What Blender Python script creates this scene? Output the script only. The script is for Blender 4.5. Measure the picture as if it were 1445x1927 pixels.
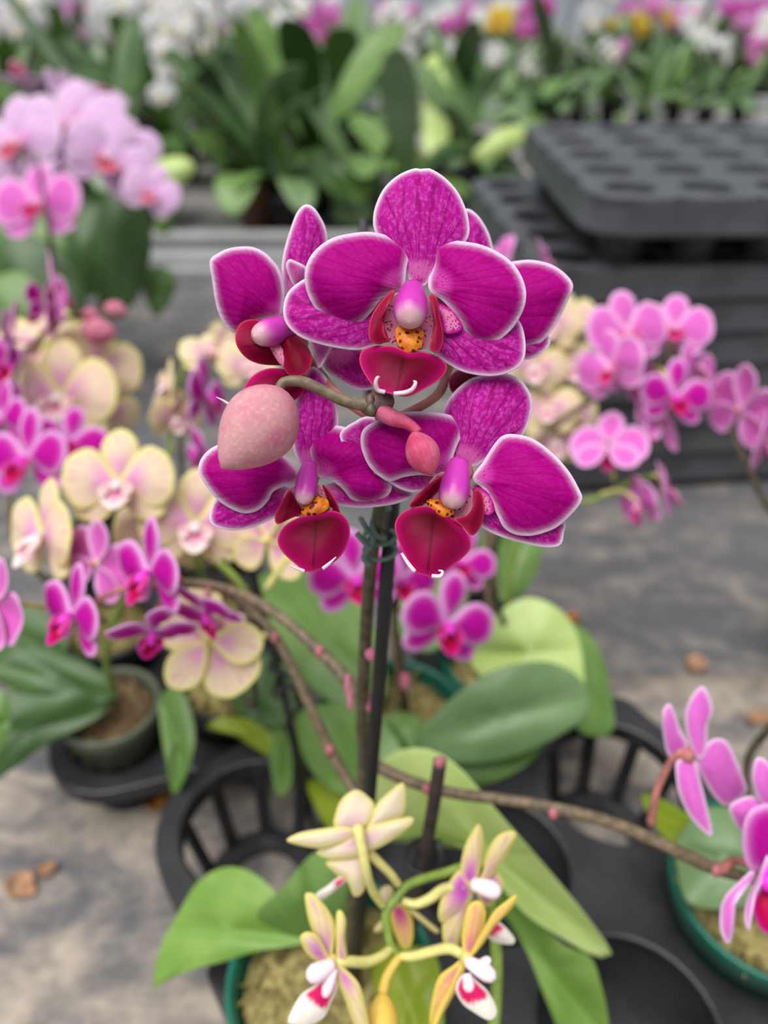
import bpy, bmesh, math, random
import numpy as np
from mathutils import Vector, Matrix, Quaternion

for o in list(bpy.data.objects):
    bpy.data.objects.remove(o)
S = bpy.context.scene
C = S.collection
random.seed(7)

# ---------------------------------------------------------------- camera
FPX, CX, CY = 1447.0, 722.5, 963.5
PITCH = math.radians(36.0)
CAM = np.array((0.0, 0.0, 0.48))
FWD = np.array((0, math.cos(PITCH), -math.sin(PITCH)))
UP = np.array((0, math.sin(PITCH), math.cos(PITCH)))
RT = np.array((1.0, 0, 0))
cam_d = bpy.data.cameras.new('camera')
cam = bpy.data.objects.new('camera', cam_d)
C.objects.link(cam)
cam.location = CAM
cam.rotation_euler = (math.pi / 2 - PITCH, 0, 0)
cam_d.sensor_fit = 'VERTICAL'
cam_d.sensor_height = 36.0
cam_d.lens = 36.0 * FPX / 1927.0
cam_d.clip_start = 0.01
cam_d.clip_end = 200
cam_d.dof.use_dof = True
cam_d.dof.focus_distance = 0.190
cam_d.dof.aperture_fstop = cam_d.lens / 4.1
S.camera = cam

# ---------------------------------------------------------------- light
W = bpy.data.worlds.new('overcast_sky')
S.world = W
W.use_nodes = True
W.node_tree.nodes['Background'].inputs[0].default_value = (0.93, 0.97, 1.0, 1)
W.node_tree.nodes['Background'].inputs[1].default_value = 0.50
sun_d = bpy.data.lights.new('sky_sun_offscreen', 'SUN')
sun_d.energy = 3.9
sun_d.angle = math.radians(52)
sun_d.color = (1.0, 0.98, 0.95)
sun = bpy.data.objects.new('sky_sun_offscreen', sun_d)
C.objects.link(sun)
sun.rotation_euler = (math.radians(12), math.radians(-14), 0)
S.view_settings.view_transform = 'Standard'
S.view_settings.look = 'None'
S.view_settings.gamma = 1.0
S.view_settings.use_curve_mapping = False
S.view_settings.exposure = 0.0

# ---------------------------------------------------------------- helpers: points
def ray(u, v):
    return FWD + RT * ((u - CX) / FPX) - UP * ((v - CY) / FPX)
def at(u, v, d):                       # pixel + depth -> world point
    return CAM + ray(u, v) * d
def onz(u, v, z):                      # pixel + height above the bench -> world point
    r = ray(u, v)
    return CAM + r * ((z - CAM[2]) / r[2])
def depz(u, v, z):
    r = ray(u, v)
    return (z - CAM[2]) / r[2]
def zoomer(x0, y0, s):
    return lambda *p: [(x0 + x / s, y0 + y / s) for x, y in p]
Z1 = zoomer(360, 290, 1.9013)
Z2 = zoomer(360, 660, 1.9013)
Z6 = zoomer(520, 1440, 3.0104)
Z7 = zoomer(380, 380, 3.8026)
Z8 = zoomer(640, 520, 5.558)
ZR = zoomer(1100, 1240, 2.806)

# ---------------------------------------------------------------- helpers: objects
def tag(o, label=None, cat=None, group=None, kind=None):
    if label: o['label'] = label
    if cat: o['category'] = cat
    if group: o['group'] = group
    if kind: o['kind'] = kind
    return o
def empty(name, loc, rz=0.0, label=None, cat=None, group=None):
    o = bpy.data.objects.new(name, None)
    o.empty_display_size = 0.02
    C.objects.link(o)
    o.location = loc
    o.rotation_euler = (0, 0, rz)
    return tag(o, label, cat, group)
WORLD = {}
def wl(p):                             # world location of an unrotated parent
    return WORLD.get(p.name, np.array(p.location[:])) if p is not None else np.zeros(3)
def link(name, me, parent=None, loc=None):
    o = bpy.data.objects.new(name, me)
    C.objects.link(o)
    if parent is not None: o.parent = parent
    if loc is not None: o.location = loc
    return o
def copy_tree(o, parent=None):
    c = o.copy()
    C.objects.link(c)
    c.parent = parent
    for ch in KIDS(o):
        copy_tree(ch, c)
    return c
def KIDS(o):
    return [x for x in CHILD.get(o.name, [])]
CHILD = {}
def reg(parent, o):
    CHILD.setdefault(parent.name, []).append(o)
    return o

def mesh_of(geo, mats, name='mesh', smooth=True):
    """geo: list of (verts, faces, attrs or None, material index)"""
    V, F, MI = [], [], []
    A = {'vang': [], 'edge': [], 'dist': []}
    n = 0
    for v, f, a, mi in geo:
        v = np.asarray(v, float)
        V.append(v)
        F += [tuple(i + n for i in q) for q in f]
        MI += [mi] * len(f)
        for k in A:
            A[k].append(a[k] if a is not None else np.zeros(len(v)))
        n += len(v)
    V = np.concatenate(V)
    me = bpy.data.meshes.new(name)
    me.from_pydata(V.tolist(), [], F)
    for m in (mats if isinstance(mats, (list, tuple)) else [mats]):
        me.materials.append(m)
    me.polygons.foreach_set('material_index', MI)
    me.polygons.foreach_set('use_smooth', [smooth] * len(F))
    if any(g[2] is not None for g in geo):
        for k in A:
            at_ = me.attributes.new(k, 'FLOAT', 'POINT')
            at_.data.foreach_set('value', np.concatenate(A[k]).astype(np.float32))
    me.update()
    return me

def smooth_closed(P, n):
    P = np.asarray(P, float)
    m = len(P)
    out = []
    for i in range(m):
        a, b, c, d = P[i - 1], P[i], P[(i + 1) % m], P[(i + 2) % m]
        for t in np.linspace(0, 1, 9)[:-1]:
            out.append(.5 * ((2 * b) + (c - a) * t + (2 * a - 5 * b + 4 * c - d) * t * t + (3 * b - a - 3 * c + d) * t ** 3))
    out = np.array(out)
    L = np.r_[0, np.cumsum(np.linalg.norm(np.diff(np.r_[out, out[:1]], axis=0), axis=1))]
    tt = np.linspace(0, L[-1], n, endpoint=False)
    oc = np.r_[out, out[:1]]
    return np.stack([np.interp(tt, L, oc[:, k]) for k in range(oc.shape[1])], 1)

def sheet(outline, base, map3, mm, thick, ns=32, nr=5):
    """Thin two-sided blade filling a closed outline. map3(P, s, lat, r, extra) -> Nx3; mm = millimetres per unit."""
    O = smooth_closed(outline, ns)
    area = .5 * np.sum(O[:, 0] * np.roll(O[:, 1], -1) - np.roll(O[:, 0], -1) * O[:, 1])
    if area < 0: O = O[::-1]
    X = O[:, :2]
    cen = X.mean(0)
    base = np.array(base, float)
    P, R, E = [np.r_[O.mean(0)]], [0.0], []
    for k in range(1, nr + 1):
        r = 1 - (1 - k / nr) ** 1.45
        P.append(O.mean(0) + (O - O.mean(0)) * r)
        R += [r] * ns
    P = np.vstack(P)
    R = np.array(R)
    q = P[:, :2]
    seg = np.roll(X, -1, 0) - X
    best = np.full(len(q), 1e9)
    for i in range(ns):
        w = q - X[i]
        t = np.clip((w @ seg[i]) / (seg[i] @ seg[i] + 1e-18), 0, 1)
        best = np.minimum(best, np.linalg.norm(w - t[:, None] * seg[i], axis=1))
    far = X[np.argmax(np.linalg.norm(X - base, axis=1))]
    ax = cen - base
    if np.linalg.norm(ax) < 1e-9: ax = far - base
    ax = ax / np.linalg.norm(ax)
    L = np.max((X - base) @ ax)
    d = q - base
    s = (d @ ax) / L
    lat = (d @ np.array((-ax[1], ax[0]))) / L
    att = {'vang': np.arctan2(lat, np.maximum(s, -0.2) + 0.12), 'edge': best * mm, 'dist': np.linalg.norm(d, axis=1) * mm}
    top = map3(P, s, lat, R, 0.0)
    bot = map3(P, s, lat, R, thick)
    M = len(P)
    F = []
    def ring(k): return 1 + (k - 1) * ns
    for i in range(ns):
        j = (i + 1) % ns
        F.append((0, 1 + i, 1 + j))
        F.append((M, M + 1 + j, M + 1 + i))
        for k in range(1, nr):
            a, b = ring(k), ring(k + 1)
            F.append((a + i, b + i, b + j, a + j))
            F.append((M + a + i, M + a + j, M + b + j, M + b + i))
        a = ring(nr)
        F.append((a + i, M + a + i, M + a + j, a + j))
    return np.vstack([top, bot]), F, {k: np.r_[x, x] for k, x in att.items()}

def px_sheet(pts, base, db, dt, bulge=0.0, ripple=0.0, thick=0.0005, ns=64, nr=12, origin=None, curl=0.0):
    """Blade given by its outline in the photograph, at its own depth from base (db) to tip (dt)."""
    org = np.zeros(3) if origin is None else np.asarray(origin)
    out = [(u, -v) for u, v in pts]
    b = (base[0], -base[1])
    def m3(P, s, lat, r, e):
        dep = db + (dt - db) * np.clip(s, -.2, 1.2) - bulge * (1 - r ** 2) + ripple * np.sin(lat * 9 + s * 5) + curl * lat ** 2 + e
        D = FWD[None] + RT[None] * ((P[:, 0:1] - CX) / FPX) + UP[None] * ((P[:, 1:2] + CY) / FPX)
        return CAM + D * dep[:, None] - org
    return sheet(out, b, m3, (db + dt) * .5 / FPX * 1000, thick, ns, nr)

def z_sheet(pts, base, thick=0.0011, ns=36, nr=6, origin=None, bulge=0.004, crease=0.004):
    """Leaf given by outline pixels with heights above the bench: (u, v, z)."""
    org = np.zeros(3) if origin is None else np.asarray(origin)
    out = [(u, -v, depz(u, v, z)) for u, v, z in pts]
    b = (base[0], -base[1])
    dm = np.mean([o[2] for o in out])
    def m3(P, s, lat, r, e):
        dep = P[:, 2] - bulge * (1 - r ** 2) + crease * np.exp(-(lat / .07) ** 2) * (1 - r ** 4) + e
        D = FWD[None] + RT[None] * ((P[:, 0:1] - CX) / FPX) + UP[None] * ((P[:, 1:2] + CY) / FPX)
        return CAM + D * dep[:, None] - org
    return sheet(out, b, m3, dm / FPX * 1000, thick, ns, nr)

def spline(P, n):
    P = np.asarray(P, float)
    P = np.vstack([2 * P[0] - P[1], P, 2 * P[-1] - P[-2]])
    out = []
    for i in range(1, len(P) - 2):
        a, b, c, d = P[i - 1], P[i], P[i + 1], P[i + 2]
        for t in np.linspace(0, 1, n + 1)[:-1]:
            out.append(.5 * ((2 * b) + (c - a) * t + (2 * a - 5 * b + 4 * c - d) * t * t + (3 * b - a - 3 * c + d) * t ** 3))
    out.append(P[-2])
    return np.array(out)

def tube(P, R, seg=8, n=6, origin=None):
    """Tapered tube through points; R = one radius or one per point."""
    org = np.zeros(3) if origin is None else np.asarray(origin)
    P = np.asarray(P, float)
    R = np.full(len(P), R) if np.isscalar(R) else np.asarray(R, float)
    Q = spline(np.c_[P, R], n)
    P, R = Q[:, :3], np.maximum(Q[:, 3], 1e-5)
    T = np.gradient(P, axis=0)
    T /= np.linalg.norm(T, axis=1)[:, None] + 1e-12
    ref = np.array((0.3, 0.2, 0.93))
    if abs(T[0] @ ref) > .9: ref = np.array((1.0, 0.1, 0))
    nrm = np.cross(T[0], ref)
    V, F = [], []
    for k in range(len(P)):
        nrm = nrm - T[k] * (nrm @ T[k])
        nrm /= np.linalg.norm(nrm)
        bi = np.cross(T[k], nrm)
        for i in range(seg):
            a = 2 * math.pi * i / seg
            V.append(P[k] + R[k] * (math.cos(a) * nrm + math.sin(a) * bi) - org)
    for k in range(len(P) - 1):
        for i in range(seg):
            j = (i + 1) % seg
            F.append((k * seg + i, k * seg + j, (k + 1) * seg + j, (k + 1) * seg + i))
    F.append(tuple(reversed(range(seg))))
    F.append(tuple(range((len(P) - 1) * seg, len(P) * seg)))
    return np.array(V), F, None

def lathe(prof, seg=32, frame=None, origin=None, wob=None):
    """prof: (radius, height) pairs; frame: (center, axis, side) placing it."""
    V, F = [], []
    if frame is None: c, az, axx = np.zeros(3), np.array((0, 0, 1.0)), np.array((1.0, 0, 0))
    else:
        c, az = np.asarray(frame[0], float), np.asarray(frame[1], float)
        az = az / np.linalg.norm(az)
        axx = np.asarray(frame[2], float)
        axx = axx - az * (axx @ az)
        axx /= np.linalg.norm(axx)
    ay = np.cross(az, axx)
    org = np.zeros(3) if origin is None else np.asarray(origin)
    for r, h in prof:
        for i in range(seg):
            a = 2 * math.pi * i / seg
            rr = r * (1 + (wob(a, h) if wob else 0))
            V.append(c + az * h + rr * (math.cos(a) * axx + math.sin(a) * ay) - org)
    for k in range(len(prof) - 1):
        for i in range(seg):
            j = (i + 1) % seg
            F.append((k * seg + i, k * seg + j, (k + 1) * seg + j, (k + 1) * seg + i))
    F.append(tuple(reversed(range(seg))))
    F.append(tuple(range((len(prof) - 1) * seg, len(prof) * seg)))
    return np.array(V), F, None

def ell_prof(r, h, n=10, p=1.0):
    return [(max(r * math.sin(math.pi * k / n) ** p, r * .02), -h * math.cos(math.pi * k / n)) for k in range(n + 1)]

def box(x0, x1, y0, y1, z0, z1):
    v = [(x, y, z) for z in (z0, z1) for y in (y0, y1) for x in (x0, x1)]
    f = [(0, 2, 3, 1), (4, 5, 7, 6), (0, 1, 5, 4), (2, 6, 7, 3), (0, 4, 6, 2), (1, 3, 7, 5)]
    return np.array(v, float), f, None

def G(g, mi=0):
    return (g[0], g[1], g[2], mi)

# ---------------------------------------------------------------- materials
def lin(r, g, b):
    f = lambda c: (c / 255 / 12.92) if c <= 10.3 else ((c / 255 + .055) / 1.055) ** 2.4
    return (f(r), f(g), f(b), 1.0)

class NT:
    def __init__(s, name):
        s.m = bpy.data.materials.new(name)
        s.m.use_nodes = True
        s.t = s.m.node_tree
        s.b = s.t.nodes['Principled BSDF']
        s.out = s.t.nodes['Material Output']
    def n(s, typ, ins=None, **kw):
        nd = s.t.nodes.new(typ)
        for k, v in kw.items(): setattr(nd, k, v)
        for k, v in (ins or {}).items(): s.set(nd.inputs[k], v)
        return nd
    def set(s, sock, v):
        if isinstance(v, bpy.types.NodeSocket): s.t.links.new(v, sock)
        else: sock.default_value = v
    def attr(s, nm):
        return s.n('ShaderNodeAttribute', attribute_name=nm).outputs['Fac']
    def math(s, op, a, b=0.0, c=0.0, clamp=False):
        return s.n('ShaderNodeMath', {0: a, 1: b, 2: c}, operation=op, use_clamp=clamp).outputs[0]
    def mr(s, v, a, b, c=0.0, d=1.0, smooth=True):
        nd = s.n('ShaderNodeMapRange', {0: v, 1: a, 2: b, 3: c, 4: d})
        nd.interpolation_type = 'SMOOTHSTEP' if smooth else 'LINEAR'
        return nd.outputs[0]
    def mix(s, f, a, b):
        nd = s.n('ShaderNodeMix', data_type='RGBA')
        s.set(nd.inputs[0], f)
        s.set(nd.inputs[6], a)
        s.set(nd.inputs[7], b)
        return nd.outputs[2]
    def xyz(s, x, y, z=0.0):
        return s.n('ShaderNodeCombineXYZ', {0: x, 1: y, 2: z}).outputs[0]
    def noise(s, vec, scale=1.0, detail=2.0, rough=.5, dist=0.0):
        return s.n('ShaderNodeTexNoise', {'Vector': vec, 'Scale': scale, 'Detail': detail, 'Roughness': rough, 'Distortion': dist}).outputs[0]
    def obj(s):
        return s.n('ShaderNodeTexCoord').outputs['Object']
    def bump(s, h, strength=.3, dist=.001):
        s.set(s.b.inputs['Normal'], s.n('ShaderNodeBump', {'Strength': strength, 'Distance': dist, 'Height': h}).outputs[0])
    def fin(s, col, rough=.5, transl=0.0, spec=.5, metal=0.0, sheen=0.0):
        s.set(s.b.inputs['Base Color'], col)
        s.set(s.b.inputs['Roughness'], rough)
        s.set(s.b.inputs['Specular IOR Level'], spec)
        s.set(s.b.inputs['Metallic'], metal)
        if transl:
            tr = s.n('ShaderNodeBsdfTranslucent', {'Color': col})
            mx = s.n('ShaderNodeMixShader', {0: transl, 1: s.b.outputs[0], 2: tr.outputs[0]})
            s.t.links.new(mx.outputs[0], s.out.inputs[0])
        return s.m

def petal_mat(name, main, dark, light, rim, rim_mm=(0.3, 2.2), centre=None, centre_mm=(1, 8), vein=26.0, vein_amt=.5, mottle=.35, spots=None, spot_mm=(2.0, 9.0), scale=1.0):
    m = NT(name)
    va, ed, di = m.attr('vang'), m.attr('edge'), m.attr('dist')
    ob = m.obj()
    nz = m.noise(m.xyz(m.math('MULTIPLY', va, 6.0), m.math('MULTIPLY', di, .09)), 1.0, 3.0)
    ph = m.math('ADD', m.math('MULTIPLY', va, vein), m.math('MULTIPLY', nz, 5.0))
    w = m.math('ABSOLUTE', m.math('SINE', ph))
    veinf = m.math('MULTIPLY', m.mr(w, .0, .55, 1.0, 0.0), vein_amt)
    fine = m.noise(m.xyz(m.math('MULTIPLY', va, 34.0), m.math('MULTIPLY', di, .35)), 1.0, 3.0, .6)
    mot = m.noise(ob, 900.0 * scale, 3.0, .65)
    col = m.mix(m.math('MULTIPLY', m.mr(m.math('ADD', m.math('MULTIPLY', mot, .6), m.math('MULTIPLY', fine, .4)), .45, .66), mottle), main, light)
    col = m.mix(veinf, col, dark)
    if centre:
        cf = m.mr(m.math('ADD', di, m.math('MULTIPLY', m.math('SUBTRACT', fine, .5), 7.0)), centre_mm[0], centre_mm[1], 1.0, 0.0)
        col = m.mix(cf, col, centre)
    if spots:
        sp = m.n('ShaderNodeTexVoronoi', {'Vector': m.xyz(m.math('MULTIPLY', va, 11.0), m.math('MULTIPLY', di, .85)), 'Scale': 1.0}).outputs['Distance']
        ring = m.math('MULTIPLY', m.mr(di, spot_mm[0], spot_mm[0] + 1.5), m.mr(di, spot_mm[1] - 3, spot_mm[1], 1.0, 0.0))
        pale = m.math('MULTIPLY', ring, .6)
        col = m.mix(pale, col, spots[0])
        col = m.mix(m.math('MULTIPLY', ring, m.mr(sp, .2, .32, 1.0, 0.0)), col, spots[1])
    jit = m.math('SUBTRACT', fine, .5)
    rf = m.mr(m.math('ADD', ed, m.math('MULTIPLY', jit, rim_mm[1] * 1.0)), 0.0, rim_mm[1] * 1.9, .62, 0.0)
    col = m.mix(rf, col, m.mix(.55, light, rim))
    rf = m.mr(m.math('ADD', ed, m.math('MULTIPLY', jit, rim_mm[1] * .35)), rim_mm[0], rim_mm[1], 1.0, 0.0)
    col = m.mix(rf, col, rim)
    m.bump(m.math('ADD', m.math('MULTIPLY', w, .6), m.math('MULTIPLY', mot, .5)), .25, .0004)
    return m.fin(col, .6, .22, .07)

def plain(name, col, rough=.5, spec=.5, metal=0.0, var=.12, scale=60.0, transl=0.0, bump=0.0):
    m = NT(name)
    nz = m.noise(m.obj(), scale, 4.0, .6)
    c2 = tuple(min(1, c * (1 + var * 2)) for c in col[:3]) + (1,)
    c1 = tuple(c * (1 - var * 2) for c in col[:3]) + (1,)
    c = m.mix(m.mr(nz, .3, .7), c1, c2)
    if bump: m.bump(nz, bump, .001)
    return m.fin(c, rough, transl, spec, metal)

def leaf_mat(name, a, b, rib=None, rough=.38, transl=.12):
    m = NT(name)
    va, di, ed = m.attr('vang'), m.attr('dist'), m.attr('edge')
    ob = m.obj()
    nz = m.noise(ob, 24.0, 3.0, .55)
    st = m.noise(m.xyz(m.math('MULTIPLY', va, 40.0), m.math('MULTIPLY', di, .01)), 1.0, 2.0)
    col = m.mix(m.mr(m.math('ADD', m.math('MULTIPLY', nz, .7), m.math('MULTIPLY', st, .3)), .35, .65), a, b)
    rf = m.math('MULTIPLY', m.mr(m.math('ABSOLUTE', m.math('MULTIPLY', va, di)), .4, 2.4, 1.0, 0.0), .55)
    col = m.mix(rf, col, rib or a)
    m.bump(m.math('ADD', st, m.math('MULTIPLY', nz, .6)), .12, .001)
    return m.fin(col, rough, transl, .45)

def lip_mat(name, deep, mid, rim, rim2):
    m = NT(name)
    va, ed, di = m.attr('vang'), m.attr('edge'), m.attr('dist')
    nz = m.noise(m.obj(), 500.0, 3.0)
    col = m.mix(m.mr(m.math('ADD', di, m.math('MULTIPLY', nz, 3.0)), 3, 15), deep, mid)
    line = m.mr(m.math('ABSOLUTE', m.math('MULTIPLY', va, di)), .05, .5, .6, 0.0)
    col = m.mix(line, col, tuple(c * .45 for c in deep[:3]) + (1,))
    col = m.mix(m.mr(ed, 0, 2.2, .8, 0.0), col, rim)
    col = m.mix(m.mr(ed, 0, .5, .8, 0.0), col, rim2)
    m.bump(nz, .15, .0004)
    return m.fin(col, .5, .06, .10)

MAT = {}
MAG = lin(180, 4, 140)
MAT['hero_petal'] = petal_mat('hero_petal', lin(172, 0, 126), lin(144, 0, 96), lin(194, 24, 160), lin(240, 214, 240), (0.1, 1.25), vein=24, vein_amt=.55, mottle=.55, spots=(lin(214, 84, 182), lin(158, 0, 90)), spot_mm=(.6, 6.0))
MAT['hero_sepal'] = petal_mat('hero_sepal', lin(182, 16, 144), lin(146, 0, 106), lin(212, 92, 190), lin(240, 220, 240), (0.1, 0.95), vein=21, vein_amt=.75, mottle=.75, spots=(lin(228, 120, 190), lin(165, 0, 80)), spot_mm=(1.5, 8.0))
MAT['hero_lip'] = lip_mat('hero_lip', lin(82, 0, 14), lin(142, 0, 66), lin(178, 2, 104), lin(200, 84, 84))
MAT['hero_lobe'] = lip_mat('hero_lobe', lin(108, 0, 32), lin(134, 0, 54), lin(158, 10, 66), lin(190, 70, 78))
MAT['whisker'] = plain('whisker', lin(240, 205, 215), .4, transl=.1)
def throat_mat():
    m = NT('hero_throat')
    va, di = m.attr('vang'), m.attr('dist')
    v = m.n('ShaderNodeTexVoronoi', {'Vector': m.xyz(m.math('MULTIPLY', va, 11.0), m.math('MULTIPLY', di, .7)), 'Scale': 1.0}).outputs['Distance']
    col = m.mix(m.mr(v, .28, .38, 1.0, 0.0), lin(216, 126, 160), lin(140, 4, 44))
    return m.fin(col, .5, .1)
MAT['throat'] = throat_mat()
def throat_edge_mat():
    m = NT('striped_petal_base')
    va, di, ed = m.attr('vang'), m.attr('dist'), m.attr('edge')
    nz = m.noise(m.obj(), 700.0, 3.0)
    v = m.n('ShaderNodeTexVoronoi', {'Vector': m.xyz(m.math('MULTIPLY', va, 16.0), m.math('MULTIPLY', di, 1.1)), 'Scale': 1.0}).outputs['Distance']
    col = m.mix(m.mr(v, .26, .36, 1.0, 0.0), lin(212, 118, 168), lin(150, 0, 70))
    col = m.mix(m.mr(m.math('ADD', ed, m.math('MULTIPLY', m.math('SUBTRACT', nz, .5), 1.6)), .2, 1.3, 1.0, 0.0), col, lin(176, 12, 136))
    return m.fin(col, .6, .1, .07)
MAT['throat2'] = throat_edge_mat()
def callus_mat():
    m = NT('callus')
    v = m.n('ShaderNodeTexVoronoi', {'Vector': m.obj(), 'Scale': 640.0}).outputs['Distance']
    nz = m.noise(m.obj(), 500.0)
    col = m.mix(m.mr(nz, .35, .7), lin(206, 100, 4), lin(232, 146, 20))
    col = m.mix(m.mr(v, .32, .40, 1.0, 0.0), col, lin(112, 10, 6))
    m.bump(nz, .3, .0005)
    return m.fin(col, .45)
MAT['callus'] = callus_mat()
def column_mat(name, a, b, axis_lo, axis_hi):
    m = NT(name)
    g = m.attr('dist')
    nz = m.noise(m.obj(), 300.0)
    col = m.mix(m.mr(m.math('ADD', g, m.math('MULTIPLY', nz, 1.2)), axis_lo, axis_hi), a, b)
    return m.fin(col, .35, .1, .5)
MAT['column'] = column_mat('column', lin(204, 56, 180), lin(224, 180, 182), 7.6, 10.6)

MAT['mag_p'] = petal_mat('magenta_petal', lin(196, 16, 160), lin(160, 0, 124), lin(214, 60, 186), lin(238, 176, 232), (0.4, 3.0), vein=18, vein_amt=.25, mottle=.3, centre=lin(226, 50, 206), centre_mm=(0, 6))
MAT['mag_s'] = MAT['mag_p']
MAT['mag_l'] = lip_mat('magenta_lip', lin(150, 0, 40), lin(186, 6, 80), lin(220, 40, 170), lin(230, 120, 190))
MAT['mag_c'] = plain('magenta_column', lin(226, 40, 200), .4)
MAT['pink_p'] = petal_mat('pink_petal', lin(224, 108, 200), lin(206, 60, 176), lin(236, 150, 218), lin(246, 190, 236), (0.2, 3.0), vein=14, vein_amt=.2, centre=lin(220, 80, 180), centre_mm=(0, 9))
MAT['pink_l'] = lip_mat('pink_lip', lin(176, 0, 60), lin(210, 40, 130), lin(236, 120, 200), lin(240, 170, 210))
MAT['pink_c'] = plain('pink_column', lin(236, 150, 190), .4)
MAT['pale_p'] = petal_mat('pale_pink_petal', lin(226, 186, 226), lin(210, 146, 208), lin(236, 210, 236), lin(234, 206, 234), (0.2, 2.0), vein=12, vein_amt=.3, centre=lin(226, 150, 214), centre_mm=(0, 12))
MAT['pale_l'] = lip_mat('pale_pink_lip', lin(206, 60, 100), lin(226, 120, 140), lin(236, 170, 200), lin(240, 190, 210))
MAT['pale_c'] = plain('pale_pink_column', lin(238, 176, 190), .4)
MAT['cream_p'] = petal_mat('cream_petal', lin(240, 220, 188), lin(228, 150, 188), lin(244, 232, 204), lin(238, 228, 156), (0.6, 2.8), vein=18, vein_amt=.6, mottle=.4, centre=lin(230, 136, 212), centre_mm=(1, 17))
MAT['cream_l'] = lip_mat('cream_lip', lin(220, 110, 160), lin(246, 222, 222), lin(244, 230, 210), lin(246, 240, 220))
MAT['cream_c'] = plain('cream_column', lin(246, 222, 232), .4)
MAT['gold_p'] = petal_mat('yellow_petal', lin(228, 196, 60), lin(206, 150, 40), lin(238, 214, 100), lin(240, 220, 120), (.2, 2.0))
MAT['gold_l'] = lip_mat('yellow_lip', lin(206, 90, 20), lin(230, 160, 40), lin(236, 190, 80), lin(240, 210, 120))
MAT['gold_c'] = plain('yellow_column', lin(240, 214, 110), .4)
MAT['white_p'] = petal_mat('white_petal', lin(238, 236, 238), lin(222, 220, 226), lin(246, 246, 246), lin(246, 246, 246), (.2, 2.0), vein_amt=.2, centre=lin(236, 234, 220), centre_mm=(0, 8))
MAT['white_l'] = lip_mat('white_lip', lin(226, 196, 90), lin(238, 226, 200), lin(246, 244, 240), lin(246, 246, 246))
MAT['white_c'] = plain('white_column', lin(244, 240, 232), .4)
MAT['small_p'] = petal_mat('small_cream_petal', lin(232, 214, 160), lin(208, 122, 176), lin(238, 224, 180), lin(230, 218, 128), (.3, 1.7), vein=20, vein_amt=.55, mottle=.5, centre=lin(200, 66, 200), centre_mm=(3, 15))
MAT['small_back'] = petal_mat('small_cream_petal_back', lin(244, 228, 202), lin(234, 200, 204), lin(248, 236, 212), lin(238, 226, 150), (.2, 2.0), vein_amt=.25, centre=lin(218, 160, 206), centre_mm=(0, 10))
MAT['small_gold'] = petal_mat('small_gold_petal', lin(230, 178, 130), lin(210, 110, 120), lin(238, 204, 130), lin(238, 216, 100), (.3, 1.8), vein=20, vein_amt=.7, mottle=.6, centre=lin(210, 50, 150), centre_mm=(2.5, 12))
MAT['small_lip'] = petal_mat('small_white_lip', lin(248, 240, 230), lin(240, 220, 220), lin(250, 246, 240), lin(250, 248, 240), (.1, .8), vein_amt=.1, centre=lin(214, 30, 100), centre_mm=(10.5, 12.0))
MAT['small_col'] = plain('small_white_column', lin(248, 224, 236), .4, var=.04)
MAT['rpink_p'] = petal_mat('fresh_pink_petal', lin(222, 110, 204), lin(206, 70, 180), lin(232, 150, 218), lin(248, 214, 244), (.1, 1.3), vein=16, vein_amt=.2, mottle=.3)
MAT['leaf_a'] = leaf_mat('leaf_mid_green', lin(88, 124, 54), lin(116, 150, 78))
MAT['leaf_b'] = leaf_mat('leaf_pale_green', lin(188, 212, 124), lin(202, 222, 142), rib=lin(176, 202, 110), transl=.25)
MAT['leaf_c'] = leaf_mat('leaf_dark_green', lin(54, 86, 36), lin(76, 108, 54))
MAT['leaf_d'] = leaf_mat('leaf_grey_green', lin(104, 134, 86), lin(122, 150, 102), rough=.3)
MAT['leaf_e'] = leaf_mat('leaf_yellow_green', lin(124, 150, 24), lin(150, 168, 44), rib=lin(150, 160, 50), transl=.3)
MAT['leaf_f'] = leaf_mat('leaf_fresh_green', lin(112, 152, 62), lin(140, 174, 88))
MAT['stem'] = plain('stem_brown', lin(112, 96, 74), .5, var=.2, scale=300)
MAT['stem_olive'] = plain('stem_olive', lin(82, 76, 56), .5, var=.2, scale=200)
MAT['stem_pink'] = plain('stem_pink', lin(178, 112, 104), .45, var=.15, scale=200)
MAT['stem_green'] = plain('stem_green', lin(126, 150, 62), .45, var=.12, scale=120)
MAT['stem_cream'] = plain('stem_cream', lin(214, 206, 128), .45, var=.1, scale=120)
MAT['node'] = plain('node_pink', lin(170, 100, 106), .5, var=.15, scale=200)
MAT['stake'] = plain('stake_black', lin(26, 25, 28), .45, var=.2)
MAT['clip'] = plain('clip_grey_green', lin(92, 118, 108), .45, var=.1)
MAT['black_clip'] = plain('clip_black', lin(34, 34, 36), .4)
MAT['pot_green'] = plain('pot_green', lin(16, 96, 78), .32, var=.08, scale=20)
MAT['pot_grey'] = plain('pot_grey', lin(108, 116, 98), .4, var=.12, scale=30, transl=.25)
MAT['pot_dark'] = plain('pot_dark', lin(40, 40, 42), .5)
MAT['pot_clay'] = plain('pot_brown', lin(120, 86, 66), .6)
MAT['moss'] = plain('moss', lin(134, 122, 76), .9, .2, var=.32, scale=160, bump=.8)
MAT['tray'] = plain('tray_black', lin(44, 44, 47), .34, var=.14, scale=40, bump=.1)
MAT['stack'] = plain('stack_tray_grey', lin(70, 71, 75), .30, var=.12, scale=25, bump=.1)
MAT['alu'] = plain('aluminium', lin(176, 178, 178), .35, metal=.3, var=.05, scale=8)
MAT['conc'] = plain('concrete', lin(150, 148, 144), .8, var=.12, scale=6)
MAT['dry'] = plain('dry_leaf', lin(176, 112, 40), .7, var=.25, scale=120, transl=.1)
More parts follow.
